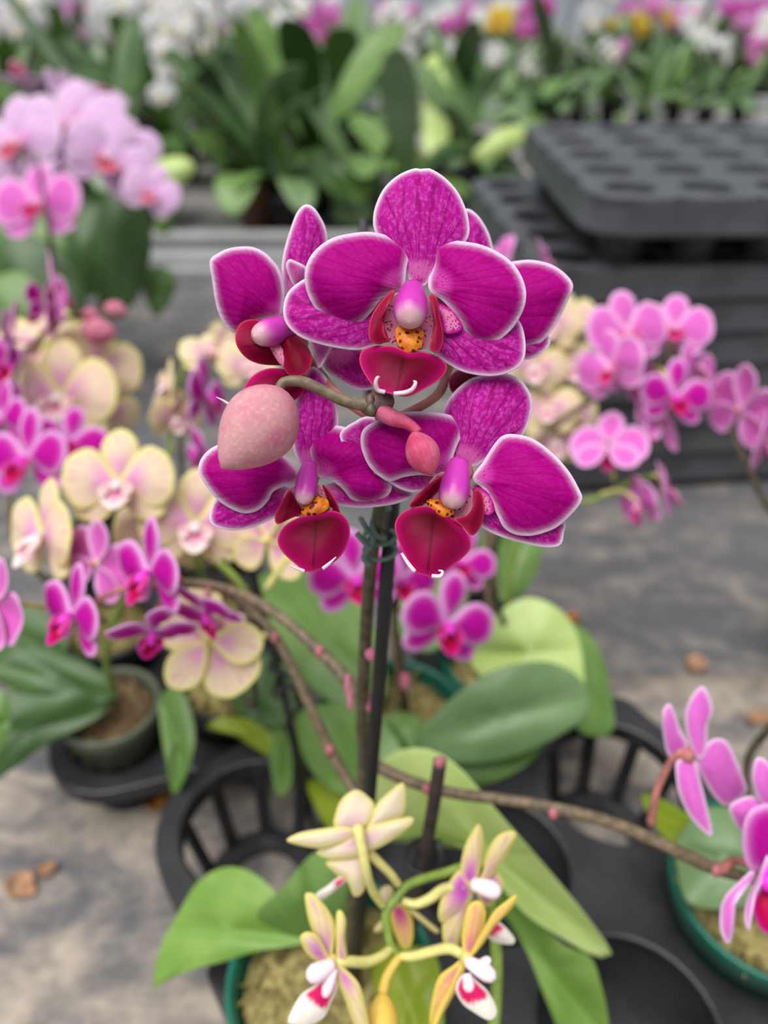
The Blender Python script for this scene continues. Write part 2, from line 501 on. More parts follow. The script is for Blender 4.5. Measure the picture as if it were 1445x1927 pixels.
MAT['dry_pale'] = plain('dry_petal', lin(168, 128, 96), .7, var=.2, scale=120, transl=.1)
MAT['stem_dark'] = plain('stem_dark', lin(58, 48, 48), .45, var=.2, scale=200)
MAT['soil'] = plain('dark_bark', lin(124, 102, 74), .9, .2, var=.3, scale=160, bump=.8)

# ================================================================ the setting
def fabric_mat(nm, lo, hi):
    m = NT(nm)
    ob = m.obj()
    mp = m.n('ShaderNodeMapping', {'Vector': ob, 'Rotation': (0, 0, .9), 'Scale': (1.0, 2.6, 1.0)}).outputs[0]
    n1 = m.noise(mp, 9.0, 5.0, .6, .8)
    n2 = m.noise(ob, 46.0, 4.0, .65)
    n3 = m.noise(ob, 2.2, 2.0)
    wv = m.n('ShaderNodeTexWave', {'Vector': ob, 'Scale': 160.0, 'Distortion': .6, 'Detail': 1.0}).outputs[1]
    dust = m.mr(m.math('ADD', m.math('ADD', m.math('MULTIPLY', n1, .62), m.math('MULTIPLY', n2, .26)), m.math('MULTIPLY', n3, .12)), lo, hi)
    col = m.mix(m.math('MULTIPLY', wv, .25), lin(92, 92, 96), lin(112, 112, 114))
    col = m.mix(dust, col, lin(188, 174, 158))
    m.bump(m.math('ADD', m.math('MULTIPLY', wv, .4), n1), .3, .002)
    return m.fin(col, .8, 0, .2)
MAT['fabric'] = fabric_mat('bench_fabric', .37, .68)
MAT['fabric2'] = fabric_mat('bench_fabric_clean', .45, .80)
def struct(name, geo, mat, parent=None, kind='structure'):
    o = link(name, mesh_of([G(g) for g in geo], MAT[mat] if isinstance(mat, str) else mat, name, False), parent)
    if parent is None: tag(o, kind=kind)
    return o

def wavy_sheet(x0, x1, y0, y1, z, nx, ny, amp, seed):
    rs = np.random.RandomState(seed)
    ph = rs.rand(6) * 6.28
    V, F = [], []
    for j in range(ny + 1):
        for i in range(nx + 1):
            x, y = x0 + (x1 - x0) * i / nx, y0 + (y1 - y0) * j / ny
            h = amp * (math.sin(x * 19 + y * 13 + ph[0]) * .4 + math.sin(x * 41 - y * 27 + ph[1]) * .25 + math.sin(y * 55 + x * 9 + ph[2]) * .35)
            V.append((x, y, z + h))
    n = len(V)
    V += [(x, y, zz - .0012) for x, y, zz in V]
    for j in range(ny):
        for i in range(nx):
            a = j * (nx + 1) + i
            F.append((a, a + 1, a + nx + 2, a + nx + 1))
            F.append((n + a, n + a + nx + 1, n + a + nx + 2, n + a + 1))
    for i in range(nx):
        a, b = i, ny * (nx + 1) + i
        F += [(a, n + a, n + a + 1, a + 1), (b, b + 1, n + b + 1, n + b)]
    for j in range(ny):
        a, b = j * (nx + 1), j * (nx + 1) + nx
        F += [(a, a + nx + 1, n + a + nx + 1, n + a), (b, n + b, n + b + nx + 1, b + nx + 1)]
    return np.array(V), F, None

struct('floor', [box(-12, 12, -4, 15, -.86, -.80)], 'conc')
# nearest bench: steel bed, cloth on top in two overlapping lengths, aluminium rim
bench = tag(link('plant_bench', mesh_of([G(box(-3, 3.5, -1.0, 1.40, -.04, -.006))], MAT['alu'], 'plant_bench', False)), 'long greenhouse bench bed carrying the tray of pots and the black tray stack', 'bench')
for nm, b in (('rail', box(-3, 3.5, 1.385, 1.43, -.05, .038)), ('rail', box(-3, 3.5, 1.36, 1.385, -.05, .022))):
    reg(bench, link(nm, mesh_of([G(b)], MAT['alu'], nm, False), bench))
for x in (-2.6, -.9, .9, 2.8):
    for y in (-.7, 1.2):
        reg(bench, link('leg', mesh_of([G(box(x - .03, x + .03, y - .03, y + .03, -.80, -.04))], MAT['alu'], 'leg', False), bench))
cl = link('bench_cloth', mesh_of([G(wavy_sheet(-3, 3.5, .40, 1.385, -.002, 90, 30, .0013, 3))], MAT['fabric2'], 'bench_cloth'))
tag(cl, 'dusty dark grey woven cloth under the stack of black trays', 'cloth')
cl = link('bench_cloth', mesh_of([G(wavy_sheet(-3, 3.5, -1.0, .432, .0012, 90, 40, .0013, 5))], MAT['fabric'], 'bench_cloth'))
tag(cl, 'tan-dusted woven cloth length under the carrier tray, its edge overlapping the next', 'cloth')
def far_bench(y0, y1, label, Z=0.0):
    b = tag(link('plant_bench', mesh_of([G(box(-7, 9, y0 + .04, y1 - .04, Z - .05, Z))], MAT['bedcloth'], 'plant_bench', False)), label, 'bench')
    for yy in (y0, y1 - .05):
        reg(b, link('rail', mesh_of([G(box(-7, 9, yy, yy + .05, Z - .06, Z + .045))], MAT['alu'], 'rail', False), b))
    reg(b, link('rail', mesh_of([G(box(-7, 9, y1 - .09, y1 - .06, Z - .01, Z + .03))], MAT['alu'], 'rail', False), b))
    for x in (-6, -3.5, -1.2, 1.2, 3.5, 6, 8.5):
        for yy in (y0 + .2, y1 - .2):
            reg(b, link('leg', mesh_of([G(box(x - .03, x + .03, yy - .03, yy + .03, -.80, Z - .05))], MAT['alu'], 'leg', False), b))
MAT['bedcloth'] = plain('bench_bed_cloth', lin(134, 131, 130), .8, var=.14, scale=10)
far_bench(1.48, 3.25, 'aluminium-railed bench just behind the cloth-covered bench, holding leafy plants and white sprays')
far_bench(3.55, 5.4, 'middle flower bench, the one before the bench of mixed colours', -.10)
far_bench(5.8, 7.8, 'long flower bench crowded with mixed colours', -.20)
far_bench(8.2, 10.4, 'farthest flower bench before the pale end wall', -.30)
# end wall of the greenhouse: translucent ribbed sheets between posts
MAT['poly'] = plain('wall_sheet', lin(206, 216, 228), .4, var=.04, scale=3, transl=.3)
MAT['post'] = plain('wall_post', lin(120, 124, 124), .5, var=.05)
wall = struct('wall_back', [box(-12, 12, 12.6, 12.64, -.8, 4.2)], 'poly')
for i in range(13):
    x = -12 + i * 2
    reg(wall, link('post', mesh_of([G(box(x - .05, x + .05, 12.5, 12.6, -.8, 4.2))], MAT['post'], 'post', False), wall))
    if i < 12:
        for k in range(4):
            reg(wall, link('panel', mesh_of([G(box(x + .06 + k * .48, x + .52 + k * .48, 12.56, 12.6, -.7, 4.1))], MAT['poly'], 'panel', False), wall))

# ================================================================ trays
def rrect(theta, hx0, hx1, hy0, hy1, rc):
    """distance to the cell's edge in direction theta; rc = corner radii (++ , -+ , -- , +-)"""
    c, s = math.cos(theta), math.sin(theta)
    hx, hy = (hx1 if c >= 0 else hx0), (hy1 if s >= 0 else hy0)
    q = 0 if (c >= 0 and s >= 0) else 1 if (c < 0 and s >= 0) else 2 if (c < 0) else 3
    r = rc[q]
    t = min(hx / max(abs(c), 1e-9), hy / max(abs(s), 1e-9))
    x, y = abs(c) * t, abs(s) * t
    if r > 0 and x > hx - r and y > hy - r:
        ox, oy = hx - r, hy - r
        ac, as_ = abs(c), abs(s)
        b = ac * ox + as_ * oy
        t = b + math.sqrt(max(b * b - (ox * ox + oy * oy - r * r), 0))
    return c * t, s * t

def deck(cells, p, hole, border, rc, z, th, n=32):
    """plate with a round hole per cell, rounded outer corners and a rolled rim; cells = set of (i, j)"""
    bm = bmesh.new()
    lo = []
    for (i, j) in cells:
        R, L, U, D = ((i + 1, j) in cells, (i - 1, j) in cells, (i, j + 1) in cells, (i, j - 1) in cells)
        h = p / 2
        ex = (h if L else h + border, h if R else h + border, h if D else h + border, h if U else h + border)
        rcs = (0 if (R or U) else rc, 0 if (L or U) else rc, 0 if (L or D) else rc, 0 if (R or D) else rc)
        cx, cy = i * p, j * p
        A, B, Dn = [], [], []
        for k in range(n):
            th_ = 2 * math.pi * k / n + (math.pi / 4)
            x, y = rrect(th_, *ex, rcs)
            B.append(bm.verts.new((cx + x, cy + y, z)))
            A.append(bm.verts.new((cx + hole * math.cos(th_), cy + hole * math.sin(th_), z)))
            Dn.append(bm.verts.new((cx + (hole - .001) * math.cos(th_), cy + (hole - .001) * math.sin(th_), z - th)))
        for k in range(n):
            l = (k + 1) % n
            bm.faces.new((A[k], B[k], B[l], A[l]))
            bm.faces.new((Dn[k], A[k], A[l], Dn[l]))
    bmesh.ops.remove_doubles(bm, verts=bm.verts, dist=.0004)
    ed = [e for e in bm.edges if len(e.link_faces) == 1 and all(abs(v.co.z - z) < 1e-6 for v in e.verts)]
    ex = bmesh.ops.extrude_edge_only(bm, edges=ed)
    vs = [g for g in ex['geom'] if isinstance(g, bmesh.types.BMVert)]
    for v in vs: v.co.z -= th
    ed2 = [g for g in ex['geom'] if isinstance(g, bmesh.types.BMEdge)]
    bmesh.ops.recalc_face_normals(bm, faces=bm.faces)
    me = bpy.data.meshes.new('deck')
    bm.to_mesh(me)
    bm.free()
    return me

def carrier(name, loc, rz, cells, p, hole, zt, label, nrib=9, rb=.78, solid=(), group=None, mat='tray', border=.008, rc=.056, th=.012):
    root = empty(name, loc, rz, label, 'tray', group)
    me = deck(cells, p, hole, border, rc, zt, th)
    me.materials.append(MAT[mat])
    o = reg(root, link('deck', me, root))
    bv = o.modifiers.new('soft', 'BEVEL'); bv.width = .0016; bv.segments = 2; bv.limit_method = 'ANGLE'
    rib = None
    rt, rbm = hole + .0015, hole * rb
    ring_me = None
    for (i, j) in sorted(cells):
        cx, cy = i * p, j * p
        if (i, j) in solid:
            if 'cellcup' not in bpy.data.meshes:
                mesh_of([G(lathe([(rt + .0005, zt - .002), (rbm + .001, .006), (rbm - .002, .003), (.002, .003), (.002, .0045), (rbm - .003, .0045), (rbm - .0005, .008), (rt - .001, zt - .003)], 28))], MAT[mat], 'cellcup')
            reg(root, link('cell_cup', bpy.data.meshes['cellcup'], root, (cx, cy, 0)))
            continue
        for k in range(nrib):
            a = 2 * math.pi * (k + .5) / nrib
            if rib is None:
                v = []
                for r, z in ((rbm - .001, .0035), (rt - .001, zt - .004)):
                    for dr in (-.0016, .0016):
                        for w in (-.0042, .0042):
                            v.append((r + dr, w, z))
                f = [(0, 1, 3, 2), (4, 6, 7, 5), (0, 4, 5, 1), (2, 3, 7, 6), (0, 2, 6, 4), (1, 5, 7, 3)]
                rib = mesh_of([(np.array(v), f, None, 0)], MAT[mat], 'rib', False)
            o = reg(root, link('rib', rib, root, (cx, cy, 0)))
            o.rotation_euler = (0, 0, a)
        if ring_me is None:
            n = 32
            V, F = [], []
            for r, z in ((rbm + .003, .0025), (rbm + .003, .0075), (rbm - .011, .0075), (rbm - .011, .0025)):
                V += [(r * math.cos(2 * math.pi * k / n), r * math.sin(2 * math.pi * k / n), z) for k in range(n)]
            for q in range(4):
                for k in range(n):
                    l = (k + 1) % n
                    w = (q + 1) % 4
                    F.append((q * n + k, q * n + l, w * n + l, w * n + k))
            ring_me = mesh_of([(np.array(V), F, None, 0)], MAT[mat], 'bottom_ring', False)
        reg(root, link('bottom_ring', ring_me, root, (cx, cy, 0)))
    return root

TRZ = math.atan2(.055, .08)
TP = .0971
H0 = np.array((.115, .149, 0.0016))
def cell(i, j):
    return H0 + np.array((.08 * i - .055 * j, .055 * i + .08 * j, 0))
carrier('carrier_tray', H0, TRZ, {(i, j) for i in (-1, 0, 1) for j in (-1, 0, 1, 2)}, TP, .0425, .070,
        'black plastic carrier tray with open ribbed cells holding the two-tone magenta orchid pot', solid={(0, 0), (0, 1), (0, -1), (1, -1)})
T2 = np.array((-.180, .334, 0.0016))
carrier('carrier_tray', T2, math.radians(17), {(i, j) for i in (0, 1) for j in (0, 1, 2, 3)}, .078, .032, .05,
        'black plastic carrier tray whose corner cell holds the small grey pot', border=.007, rc=.044)

def stack_tray(loc, rz, label, cups=True):
    root = empty('cell_tray', loc, rz, label, 'tray', 'black cell trays in the stack')
    key = 'stackdeck'
    if key not in bpy.data.meshes:
        me = deck({(i, j) for i in range(8) for j in range(5)}, .07, .0235, .006, .034, 0, .005, 24)
        me.name = key
        me.materials.append(MAT['stack'])
        # skirt: outline of the tray drawn down
        V, F = [], []
        x0, x1, y0, y1, r = -.041, .07 * 7 + .041, -.041, .07 * 4 + .041, .04
        pts = []
        for (cx, cy, a0) in ((x1 - r, y1 - r, 0), (x0 + r, y1 - r, 90), (x0 + r, y0 + r, 180), (x1 - r, y0 + r, 270)):
            for k in range(9):
                a = math.radians(a0 + k * 90 / 8)
                pts.append((cx + r * math.cos(a), cy + r * math.sin(a)))
        n = len(pts)
        cxm, cym = (x0 + x1) / 2, (y0 + y1) / 2
        prof = ((1.0, -.001), (1.004, -.004), (1.006, -.026), (1.012, -.028), (1.012, -.033), (1.0, -.033), (.99, -.004))
        for s, z in prof:
            V += [(cxm + (x - cxm) * s, cym + (y - cym) * s, z) for x, y in pts]
        for q in range(len(prof) - 1):
            for k in range(n):
                l = (k + 1) % n
                F.append((q * n + l, q * n + k, (q + 1) * n + k, (q + 1) * n + l))
        mesh_of([(np.array(V), F, None, 0)], MAT['stack'], 'stackskirt')
        pr = [(.0235, 0), (.022, -.03), (.019, -.058), (.017, -.06)]
        mesh_of([G(lathe(pr, 20))], MAT['stack'], 'stackcup')
    reg(root, link('deck', bpy.data.meshes[key], root))
    reg(root, link('skirt', bpy.data.meshes['stackskirt'], root))
    if cups:
        for i in range(8):
            for j in range(5):
                reg(root, link('cell_cup', bpy.data.meshes['stackcup'], root, (i * .07, j * .07, -.0045)))
    return root
def tray_xy(u, v, z):
    p = onz(u, v, z)
    return p
stk_z = [.040 + .0345 * k for k in range(7)]
offs = [(.002, 0, .6), (.000, .003, -.2), (-.003, .001, .5), (.003, -.002, 0), (-.002, .002, -.6), (.004, .0, .4), (0, 0, .2)]
ords = ['at the bottom of the stack, lying on the cloth', 'second up from the cloth', 'third up from the cloth', 'fourth up from the cloth', 'fifth up from the cloth', 'sixth up from the cloth']
for k, z in enumerate(stk_z):
    lb = 'black plastic cell tray ' + ords[k] + ' in the tray stack' if k < 6 else 'black cell tray directly under the topmost tray, its deck half covered'
    if k == 0: lb = 'black plastic cell tray at the bottom of the stack, lying on the cloth'
    stack_tray((.178 + offs[k][0], .735 + offs[k][1], z), math.radians(5.5 + offs[k][2]), lb, cups=False)
stack_tray((.222, .735, stk_z[-1] + .0615), math.radians(2.0), 'topmost grey-black cell tray of the stack with empty round holes showing', cups=True)

# ================================================================ the hero plant
MM = 0.001
def pot(root, z_rim, r, mat, h, moss=True, mossmat='moss', lip=.0035, seed=1):
    """tapered round pot with a rolled rim, and moss in it; root stands at the pot's base centre"""
    pr = [(r * .72, 0), (r * .74, .001), (r * .96, h - .014), (r * 1.0 + .001, h - .013), (r + lip * .5, h - .002), (r + lip * .4, h), (r - .001, h), (r - .0022, h - .003), (r * .9, h - .016), (r * .86, h - .02)]
    reg(root, link('pot', mesh_of([G(lathe(pr, 40))], MAT[mat], 'pot'), root, (0, 0, z_rim - h - wl(root)[2])))
    if moss:
        rs = np.random.RandomState(seed)
        geo = [G(lathe([(r * .9, -.012), (r * .88, -.008), (r * .7, -.004), (r * .4, -.001), (.001, 0)], 24))]
        for k in range(150):
            a, q = rs.rand() * 6.28, math.sqrt(rs.rand()) * r * .8
            c = np.array((q * math.cos(a), q * math.sin(a), -.004 - .004 * (q / r) ** 2))
            P = [c]
            d = rs.randn(3) * .0035
            for _ in range(3):
                d = d * .7 + rs.randn(3) * .0022
                P.append(P[-1] + d * np.array((1, 1, .5)) + np.array((0, 0, .0006)))
            geo.append(G(tube(P, [.0008, .0009, .0008, .0003], 4, 2)))
        reg(root, tag(link('moss', mesh_of(geo, MAT[mossmat], 'moss'), root, (0, 0, z_rim - .002 - wl(root)[2])), kind='stuff'))

def part(root, name, geo, mat, sub=None, label=None):
    p = sub if sub is not None else root
    mats = [MAT[m] for m in mat] if isinstance(mat, (list, tuple)) else MAT[mat]
    o = link(name, mesh_of(geo, mats, name), p)
    reg(p, o)
    if label: o['label'] = label
    return o
def wpart(root, name, fn, mat, sub=None, label=None):
    """geometry given in world space, re-based on its parent"""
    p = sub if sub is not None else root
    org = WPOS[p.name]
    geo = [(g[0] - org, g[1], g[2], 0) for g in (fn if isinstance(fn, list) else [fn])]
    o = part(root, name, geo, mat, p, label)
    WPOS[o.name] = org
    return o
WPOS = {}
def plant(name, loc, label, group=None, cat='orchid'):
    r = empty(name, loc, 0, label, cat, group)
    WPOS[r.name] = np.array(loc, float)
    return r
def core(root, u, v, d, r=.0032, mat='stem_pink', label=None):
    """the flower part: its little receptacle; sepals, petals, lip and column hang on it"""
    c = at(u, v, d)
    o = wpart(root, 'flower', lathe(ell_prof(r, r * 1.5, 8), 12, (c, -FWD, RT)), mat, label=label)
    return o
def pts3(*p):
    return [at(u, v, d) for u, v, d in p]
def pet(root, fl, name, pts, base, db, dt, mat='hero_petal', bulge=.002, ripple=.0004, curl=0.0, ns=72, nr=13, thick=.0005):
    return wpart(root, name, px_sheet(pts, base, db, dt, bulge, ripple, thick, ns, nr, curl=curl), mat, sub=fl)
def column(root, fl, top, tip, d0, d1, rpx, mat='column', seg=20):
    """club-shaped column from its root to the pale anther cap"""
    a, b = at(*top, d0), at(*tip, d1)
    L = np.linalg.norm(b - a)
    r = rpx * .5 * (d0 + d1) / FPX
    n = 14
    prof = []
    for k in range(n + 1):
        t = k / n
        w = (.72 + .38 * math.sin(math.pi * min(1, t * .75))) if t < .72 else 1.0 * math.sqrt(max(1 - ((t - .72) / .28) ** 2, 0.0)) * .98 + .02
        prof.append((max(r * w, r * .03), L * t))
    g = lathe(prof, seg, (a, b - a, RT))
    dist = np.repeat(np.linspace(0, 10, n + 1), seg)
    at_ = {'vang': np.zeros(len(g[0])), 'edge': np.zeros(len(g[0])), 'dist': dist}
    o = wpart(root, 'column', (g[0], g[1], at_), mat, sub=fl)
    return o

HP = cell(-1, 1) + np.array((-.004, -.014, 0))
hero = plant('potted_orchid', HP, 'two-tone magenta orchid with white-edged petals, fat pink bud and pale green moss in green pot')
pot(hero, .100, .047, 'pot_green', .090)

# ---- flower facing the lens, on top of the spray
f1 = core(hero, 778, 572, .1945)
pet(hero, f1, 'sepal', Z1((790, 470), (752, 400), (700, 345), (657, 280), (650, 228), (662, 175), (692, 118), (742, 74), (798, 51), (825, 54), (852, 51), (902, 80), (947, 126), (977, 182), (993, 240), (990, 300), (940, 360), (880, 420), (840, 470)), Z1((815, 475))[0], .1935, .1950, 'hero_sepal', .003, .0003, .006)
pet(hero, f1, 'sepal', Z1((740, 560), (700, 490), (560, 440), (455, 432), (395, 452), (345, 495), (328, 555), (340, 608), (382, 650), (440, 675), (520, 694), (590, 702), (645, 693), (700, 668), (750, 610)), Z1((745, 560))[0], .1945, .1930, 'hero_sepal', .002, .0003, .005)
pet(hero, f1, 'sepal', Z1((845, 560), (880, 505), (960, 505), (1080, 540), (1160, 585), (1185, 620), (1196, 680), (1190, 735), (1160, 770), (1100, 792), (1030, 792), (960, 775), (905, 742), (862, 706), (845, 640)), Z1((845, 560))[0], .1945, .1930, 'hero_sepal', .002, .0003, .005)
pet(hero, f1, 'petal', Z1((758, 490), (766, 455), (771, 405), (782, 352), (774, 324), (748, 305), (700, 290), (635, 278), (570, 284), (505, 300), (452, 335), (418, 380), (405, 430), (410, 482), (430, 532), (460, 572), (502, 605), (550, 620), (600, 609), (640, 572), (680, 522), (718, 497)), Z1((752, 478))[0], .1925, .1885, 'hero_petal', .004, .0006, .010, 96, 16)
pet(hero, f1, 'petal', Z1((852, 490), (848, 445), (862, 392), (857, 342), (869, 315), (910, 307), (970, 312), (1040, 325), (1110, 358), (1160, 402), (1190, 458), (1198, 510), (1186, 562), (1150, 622), (1100, 666), (1050, 683), (1012, 676), (985, 650), (965, 610), (930, 560), (892, 520)), Z1((860, 470))[0], .1925, .1885, 'hero_petal', .004, .0006, .010, 96, 16)
pet(hero, f1, 'throat', Z8((570, 190), (500, 290), (455, 430), (445, 560), (480, 650), (560, 710), (720, 770), (880, 760), (950, 690), (985, 560), (975, 400), (950, 280), (900, 200), (740, 150)), Z8((740, 420))[0], .1915, .1895, 'throat', -.002, 0, 0, 48, 10)
pet(hero, f1, 'throat', Z8((1000, 290), (1080, 300), (1180, 360), (1260, 470), (1270, 560), (1180, 600), (1090, 590), (1060, 450)), Z8((960, 280))[0], .1917, .1912, 'throat2', .0003, 0, 0, 36, 8)
pet(hero, f1, 'side_lobe', Z8((555, 140), (480, 205), (400, 295), (332, 405), (300, 525), (300, 640), (340, 692), (400, 712), (470, 694), (520, 682), (468, 625), (450, 545), (478, 400), (512, 275), (572, 180)), Z8((480, 420))[0], .1885, .1855, 'hero_lobe', .002, 0, 0, 48, 8, .0009)
pet(hero, f1, 'side_lobe', Z8((932, 200), (980, 186), (1012, 230), (1042, 400), (1075, 560), (1078, 680), (1045, 770), (1010, 800), (935, 765), (958, 650), (976, 500), (964, 380), (945, 285)), Z8((1000, 480))[0], .1885, .1855, 'hero_lobe', .002, 0, 0, 48, 8, .0009)
cal = pet(hero, f1, 'callus', Z8((600, 520), (680, 530), (740, 560), (800, 540), (850, 555), (880, 590), (865, 680), (850, 740), (790, 785), (720, 798), (640, 770), (600, 700), (575, 600)), Z8((720, 520))[0], .1875, .1860, 'callus', .0016, 0, 0, 40, 8, .002)
lp = pet(hero, f1, 'lip', Z8((540, 724), (450, 724), (350, 730), (255, 755), (212, 810), (200, 880), (230, 980), (300, 1090), (375, 1180), (460, 1213), (550, 1235), (650, 1258), (740, 1250), (820, 1212), (950, 1142), (1060, 1062), (1110, 985), (1116, 935), (1080, 880), (1000, 832), (900, 792), (820, 780), (720, 792), (620, 752)), Z8((690, 740))[0], .1865, .1805, 'hero_lip', .0022, .0003, .004, 72, 14, .0008)
d = .1795
for P in (((470, 1212, d), (395, 1190, d), (372, 1120, d - .001), (388, 1062, d - .0015), (412, 1052, d - .001)), ((560, 1228, d), (680, 1215, d), (755, 1180, d - .001), (790, 1115, d - .0015), (768, 1096, d - .001))):
    wpart(hero, 'whisker', tube([at(*Z8((x, y))[0], q) for x, y, q in P], [.0005, .00055, .0005, .0004, .0002], 8, 6), 'whisker', sub=f1)
column(hero, f1, Z8((760, 130))[0], Z8((722, 490))[0], .1905, .1818, 29)

# ---- flower turned to the left
f2 = core(hero, 560, 640, .2055)
pet(hero, f2, 'sepal', Z7((640, 720), (590, 640), (570, 490), (580, 380), (602, 290), (640, 170), (682, 70), (740, 18), (800, 40), (850, 110), (885, 182), (900, 270), (890, 380), (850, 480), (780, 590), (700, 700)), Z7((670, 740))[0], .2055, .2060, 'hero_sepal', .003, .0004, .006)
pet(hero, f2, 'petal', Z7((55, 425), (110, 370), (200, 330), (320, 318), (400, 335), (470, 380), (540, 460), (577, 545), (592, 650), (580, 760), (560, 818), (480, 836), (390, 860), (310, 900), (240, 943), (170, 890), (120, 800), (93, 700), (72, 560)), Z7((570, 835))[0], .2035, .1985, 'hero_petal', .004, .0006, .010, 96, 16)
pet(hero, f2, 'petal', Z7((600, 460), (622, 411), (670, 424), (750, 470), (760, 540), (700, 620), (655, 600), (622, 530)), Z7((700, 640))[0], .2045, .2010, 'hero_sepal', .001, 0, .004, 40, 8)
pet(hero, f2, 'sepal', Z7((760, 985), (830, 980), (925, 1018), (895, 1110), (838, 1192), (812, 1140), (790, 1060)), Z7((770, 960))[0], .2030, .2000, 'hero_sepal', .001, 0, .004, 40, 8)
pet(hero, f2, 'sepal', Z7((865, 1170), (900, 1040), (1000, 960), (1140, 1040), (1210, 1180), (1240, 1320), (1200, 1345), (1140, 1348), (1050, 1322), (950, 1255)), Z7((940, 1000))[0], .2060, .2070, 'hero_sepal', .002, .0003, .004)
pet(hero, f2, 'side_lobe', Z7((415, 845), (345, 840), (275, 868), (240, 945), (245, 1020), (288, 1090), (350, 1138), (440, 1165), (560, 1170), (620, 1160), (600, 1050), (530, 950), (470, 880)), Z7((560, 1000))[0], .2020, .1965, 'hero_lobe', .003, 0, .004, 56, 10, .0009)
pet(hero, f2, 'throat', Z7((470, 1010), (520, 1000), (600, 1060), (640, 1180), (570, 1172), (510, 1090)), Z7((560, 1000))[0], .1985, .1975, 'throat', .001, 0, 0, 36, 8)
pet(hero, f2, 'side_lobe', Z7((558, 905), (600, 894), (636, 930), (700, 968), (760, 1040), (788, 1110), (776, 1180), (740, 1232), (680, 1250), (622, 1240), (588, 1200), (558, 1120), (530, 1030), (530, 950)), Z7((640, 1060))[0], .1985, .1935, 'hero_lobe', .003, 0, .004, 56, 10, .0009)
pet(hero, f2, 'lip', Z7((296, 1365), (320, 1290), (380, 1230), (460, 1194), (545, 1190), (640, 1210), (740, 1240), (750, 1300), (720, 1370), (650, 1428), (560, 1450), (440, 1440), (340, 1420)), Z7((680, 1240))[0], .2010, .1950, 'hero_lip', .004, 0, .004, 56, 10, .0009)
wpart(hero, 'whisker', tube([at(*Z7((x, y))[0], .1955) for x, y in ((300, 1440), (210, 1450), (150, 1420), (103, 1396))], [.0005, .00045, .0003, .00012], 8, 5), 'whisker', sub=f2)
column(hero, f2, Z7((680, 880))[0], Z7((370, 965))[0], .2035, .1930, 24)

# ---- flower behind on the right
f3 = core(hero, 880, 600, .2145)
pet(hero, f3, 'sepal', Z1((960, 560), (940, 440), (920, 300), (940, 220), (985, 195), (1022, 216), (1052, 258), (1072, 305), (1080, 370), (1050, 470), (1010, 550)), Z1((985, 590))[0], .2145, .2150, 'hero_sepal', .003, .0003, .006)
pet(hero, f3, 'petal', Z1((1000, 570), (1050, 450), (1120, 395), (1180, 380), (1230, 380), (1290, 396), (1340, 430), (1366, 472), (1345, 530), (1310, 600), (1270, 658), (1215, 690), (1150, 690), (1070, 640)), Z1((1000, 590))[0], .2125, .2085, 'hero_petal', .004, .0006, .008, 96, 16)
pet(hero, f3, 'sepal', Z1((1000, 610), (1100, 600), (1200, 620), (1275, 650), (1281, 685), (1245, 718), (1195, 736), (1100, 720), (1030, 670)), Z1((1000, 620))[0], .2145, .2120, 'hero_sepal', .002, .0003, .004)
pet(hero, f3, 'lip', Z1((925, 800), (960, 770), (1030, 770), (1090, 800), (1050, 850), (980, 870), (930, 850)), Z1((990, 740))[0], .2100, .2060, 'hero_lip', .003, 0, .003, 48, 9, .0009)

# ---- lower left flower
f4 = core(hero, 578, 900, .2035)
pet(hero, f4, 'sepal', Z2((405, 440), (362, 340), (368, 210), (395, 110), (430, 57), (470, 80), (500, 130), (522, 200), (524, 280), (480, 370), (445, 440)), Z2((422, 450))[0], .2030, .2040, 'hero_sepal', .003, .0003, .006)
pet(hero, f4, 'sepal', Z2((370, 500), (250, 470), (130, 495), (82, 538), (64, 590), (74, 622), (105, 637), (160, 644), (222, 632), (282, 606), (330, 580), (370, 540)), Z2((400, 490))[0], .2040, .2030, 'hero_sepal', .002, .0003, .004)
pet(hero, f4, 'sepal', Z2((450, 500), (520, 470), (640, 470), (725, 480), (792, 515), (740, 545), (670, 558), (600, 563), (540, 556), (480, 545)), Z2((440, 490))[0], .2040, .2030, 'hero_sepal', .002, .0003, .004)
pet(hero, f4, 'petal', Z2((388, 440), (350, 390), (300, 350), (200, 320), (100, 335), (45, 372), (24, 425), (44, 472), (90, 530), (140, 565), (190, 582), (238, 571), (274, 538), (292, 506), (330, 485), (370, 475)), Z2((385, 460))[0], .2015, .1975, 'hero_petal', .004, .0006, .010, 96, 16)
pet(hero, f4, 'petal', Z2((450, 450), (425, 390), (409, 310), (430, 276), (480, 267), (545, 272), (602, 302), (660, 380), (702, 450), (718, 487), (702, 520), (660, 548), (612, 552), (572, 532), (540, 495), (502, 466)), Z2((452, 455))[0], .2015, .1980, 'hero_petal', .004, .0010, .008, 96, 16)
pet(hero, f4, 'throat', Z2((340, 500), (390, 480), (460, 480), (500, 520), (500, 580), (440, 595), (360, 590), (330, 550)), Z2((420, 470))[0], .2005, .1975, 'throat', -.001, 0, 0, 40, 8)
pet(hero, f4, 'side_lobe', Z2((345, 505), (312, 560), (298, 600), (310, 621), (350, 603), (398, 578), (380, 545), (360, 505)), Z2((350, 550))[0], .1985, .1955, 'hero_lobe', .002, 0, 0, 44, 8, .0009)
pet(hero, f4, 'side_lobe', Z2((468, 478), (500, 508), (525, 552), (532, 592), (502, 578), (487, 535)), Z2((495, 540))[0], .1985, .1955, 'hero_lobe', .001, 0, 0, 44, 8, .0009)
pet(hero, f4, 'callus', Z2((392, 575), (410, 545), (450, 522), (485, 530), (492, 562), (455, 586), (410, 592)), Z2((440, 520))[0], .1970, .1955, 'callus', .0016, 0, 0, 36, 8, .002)
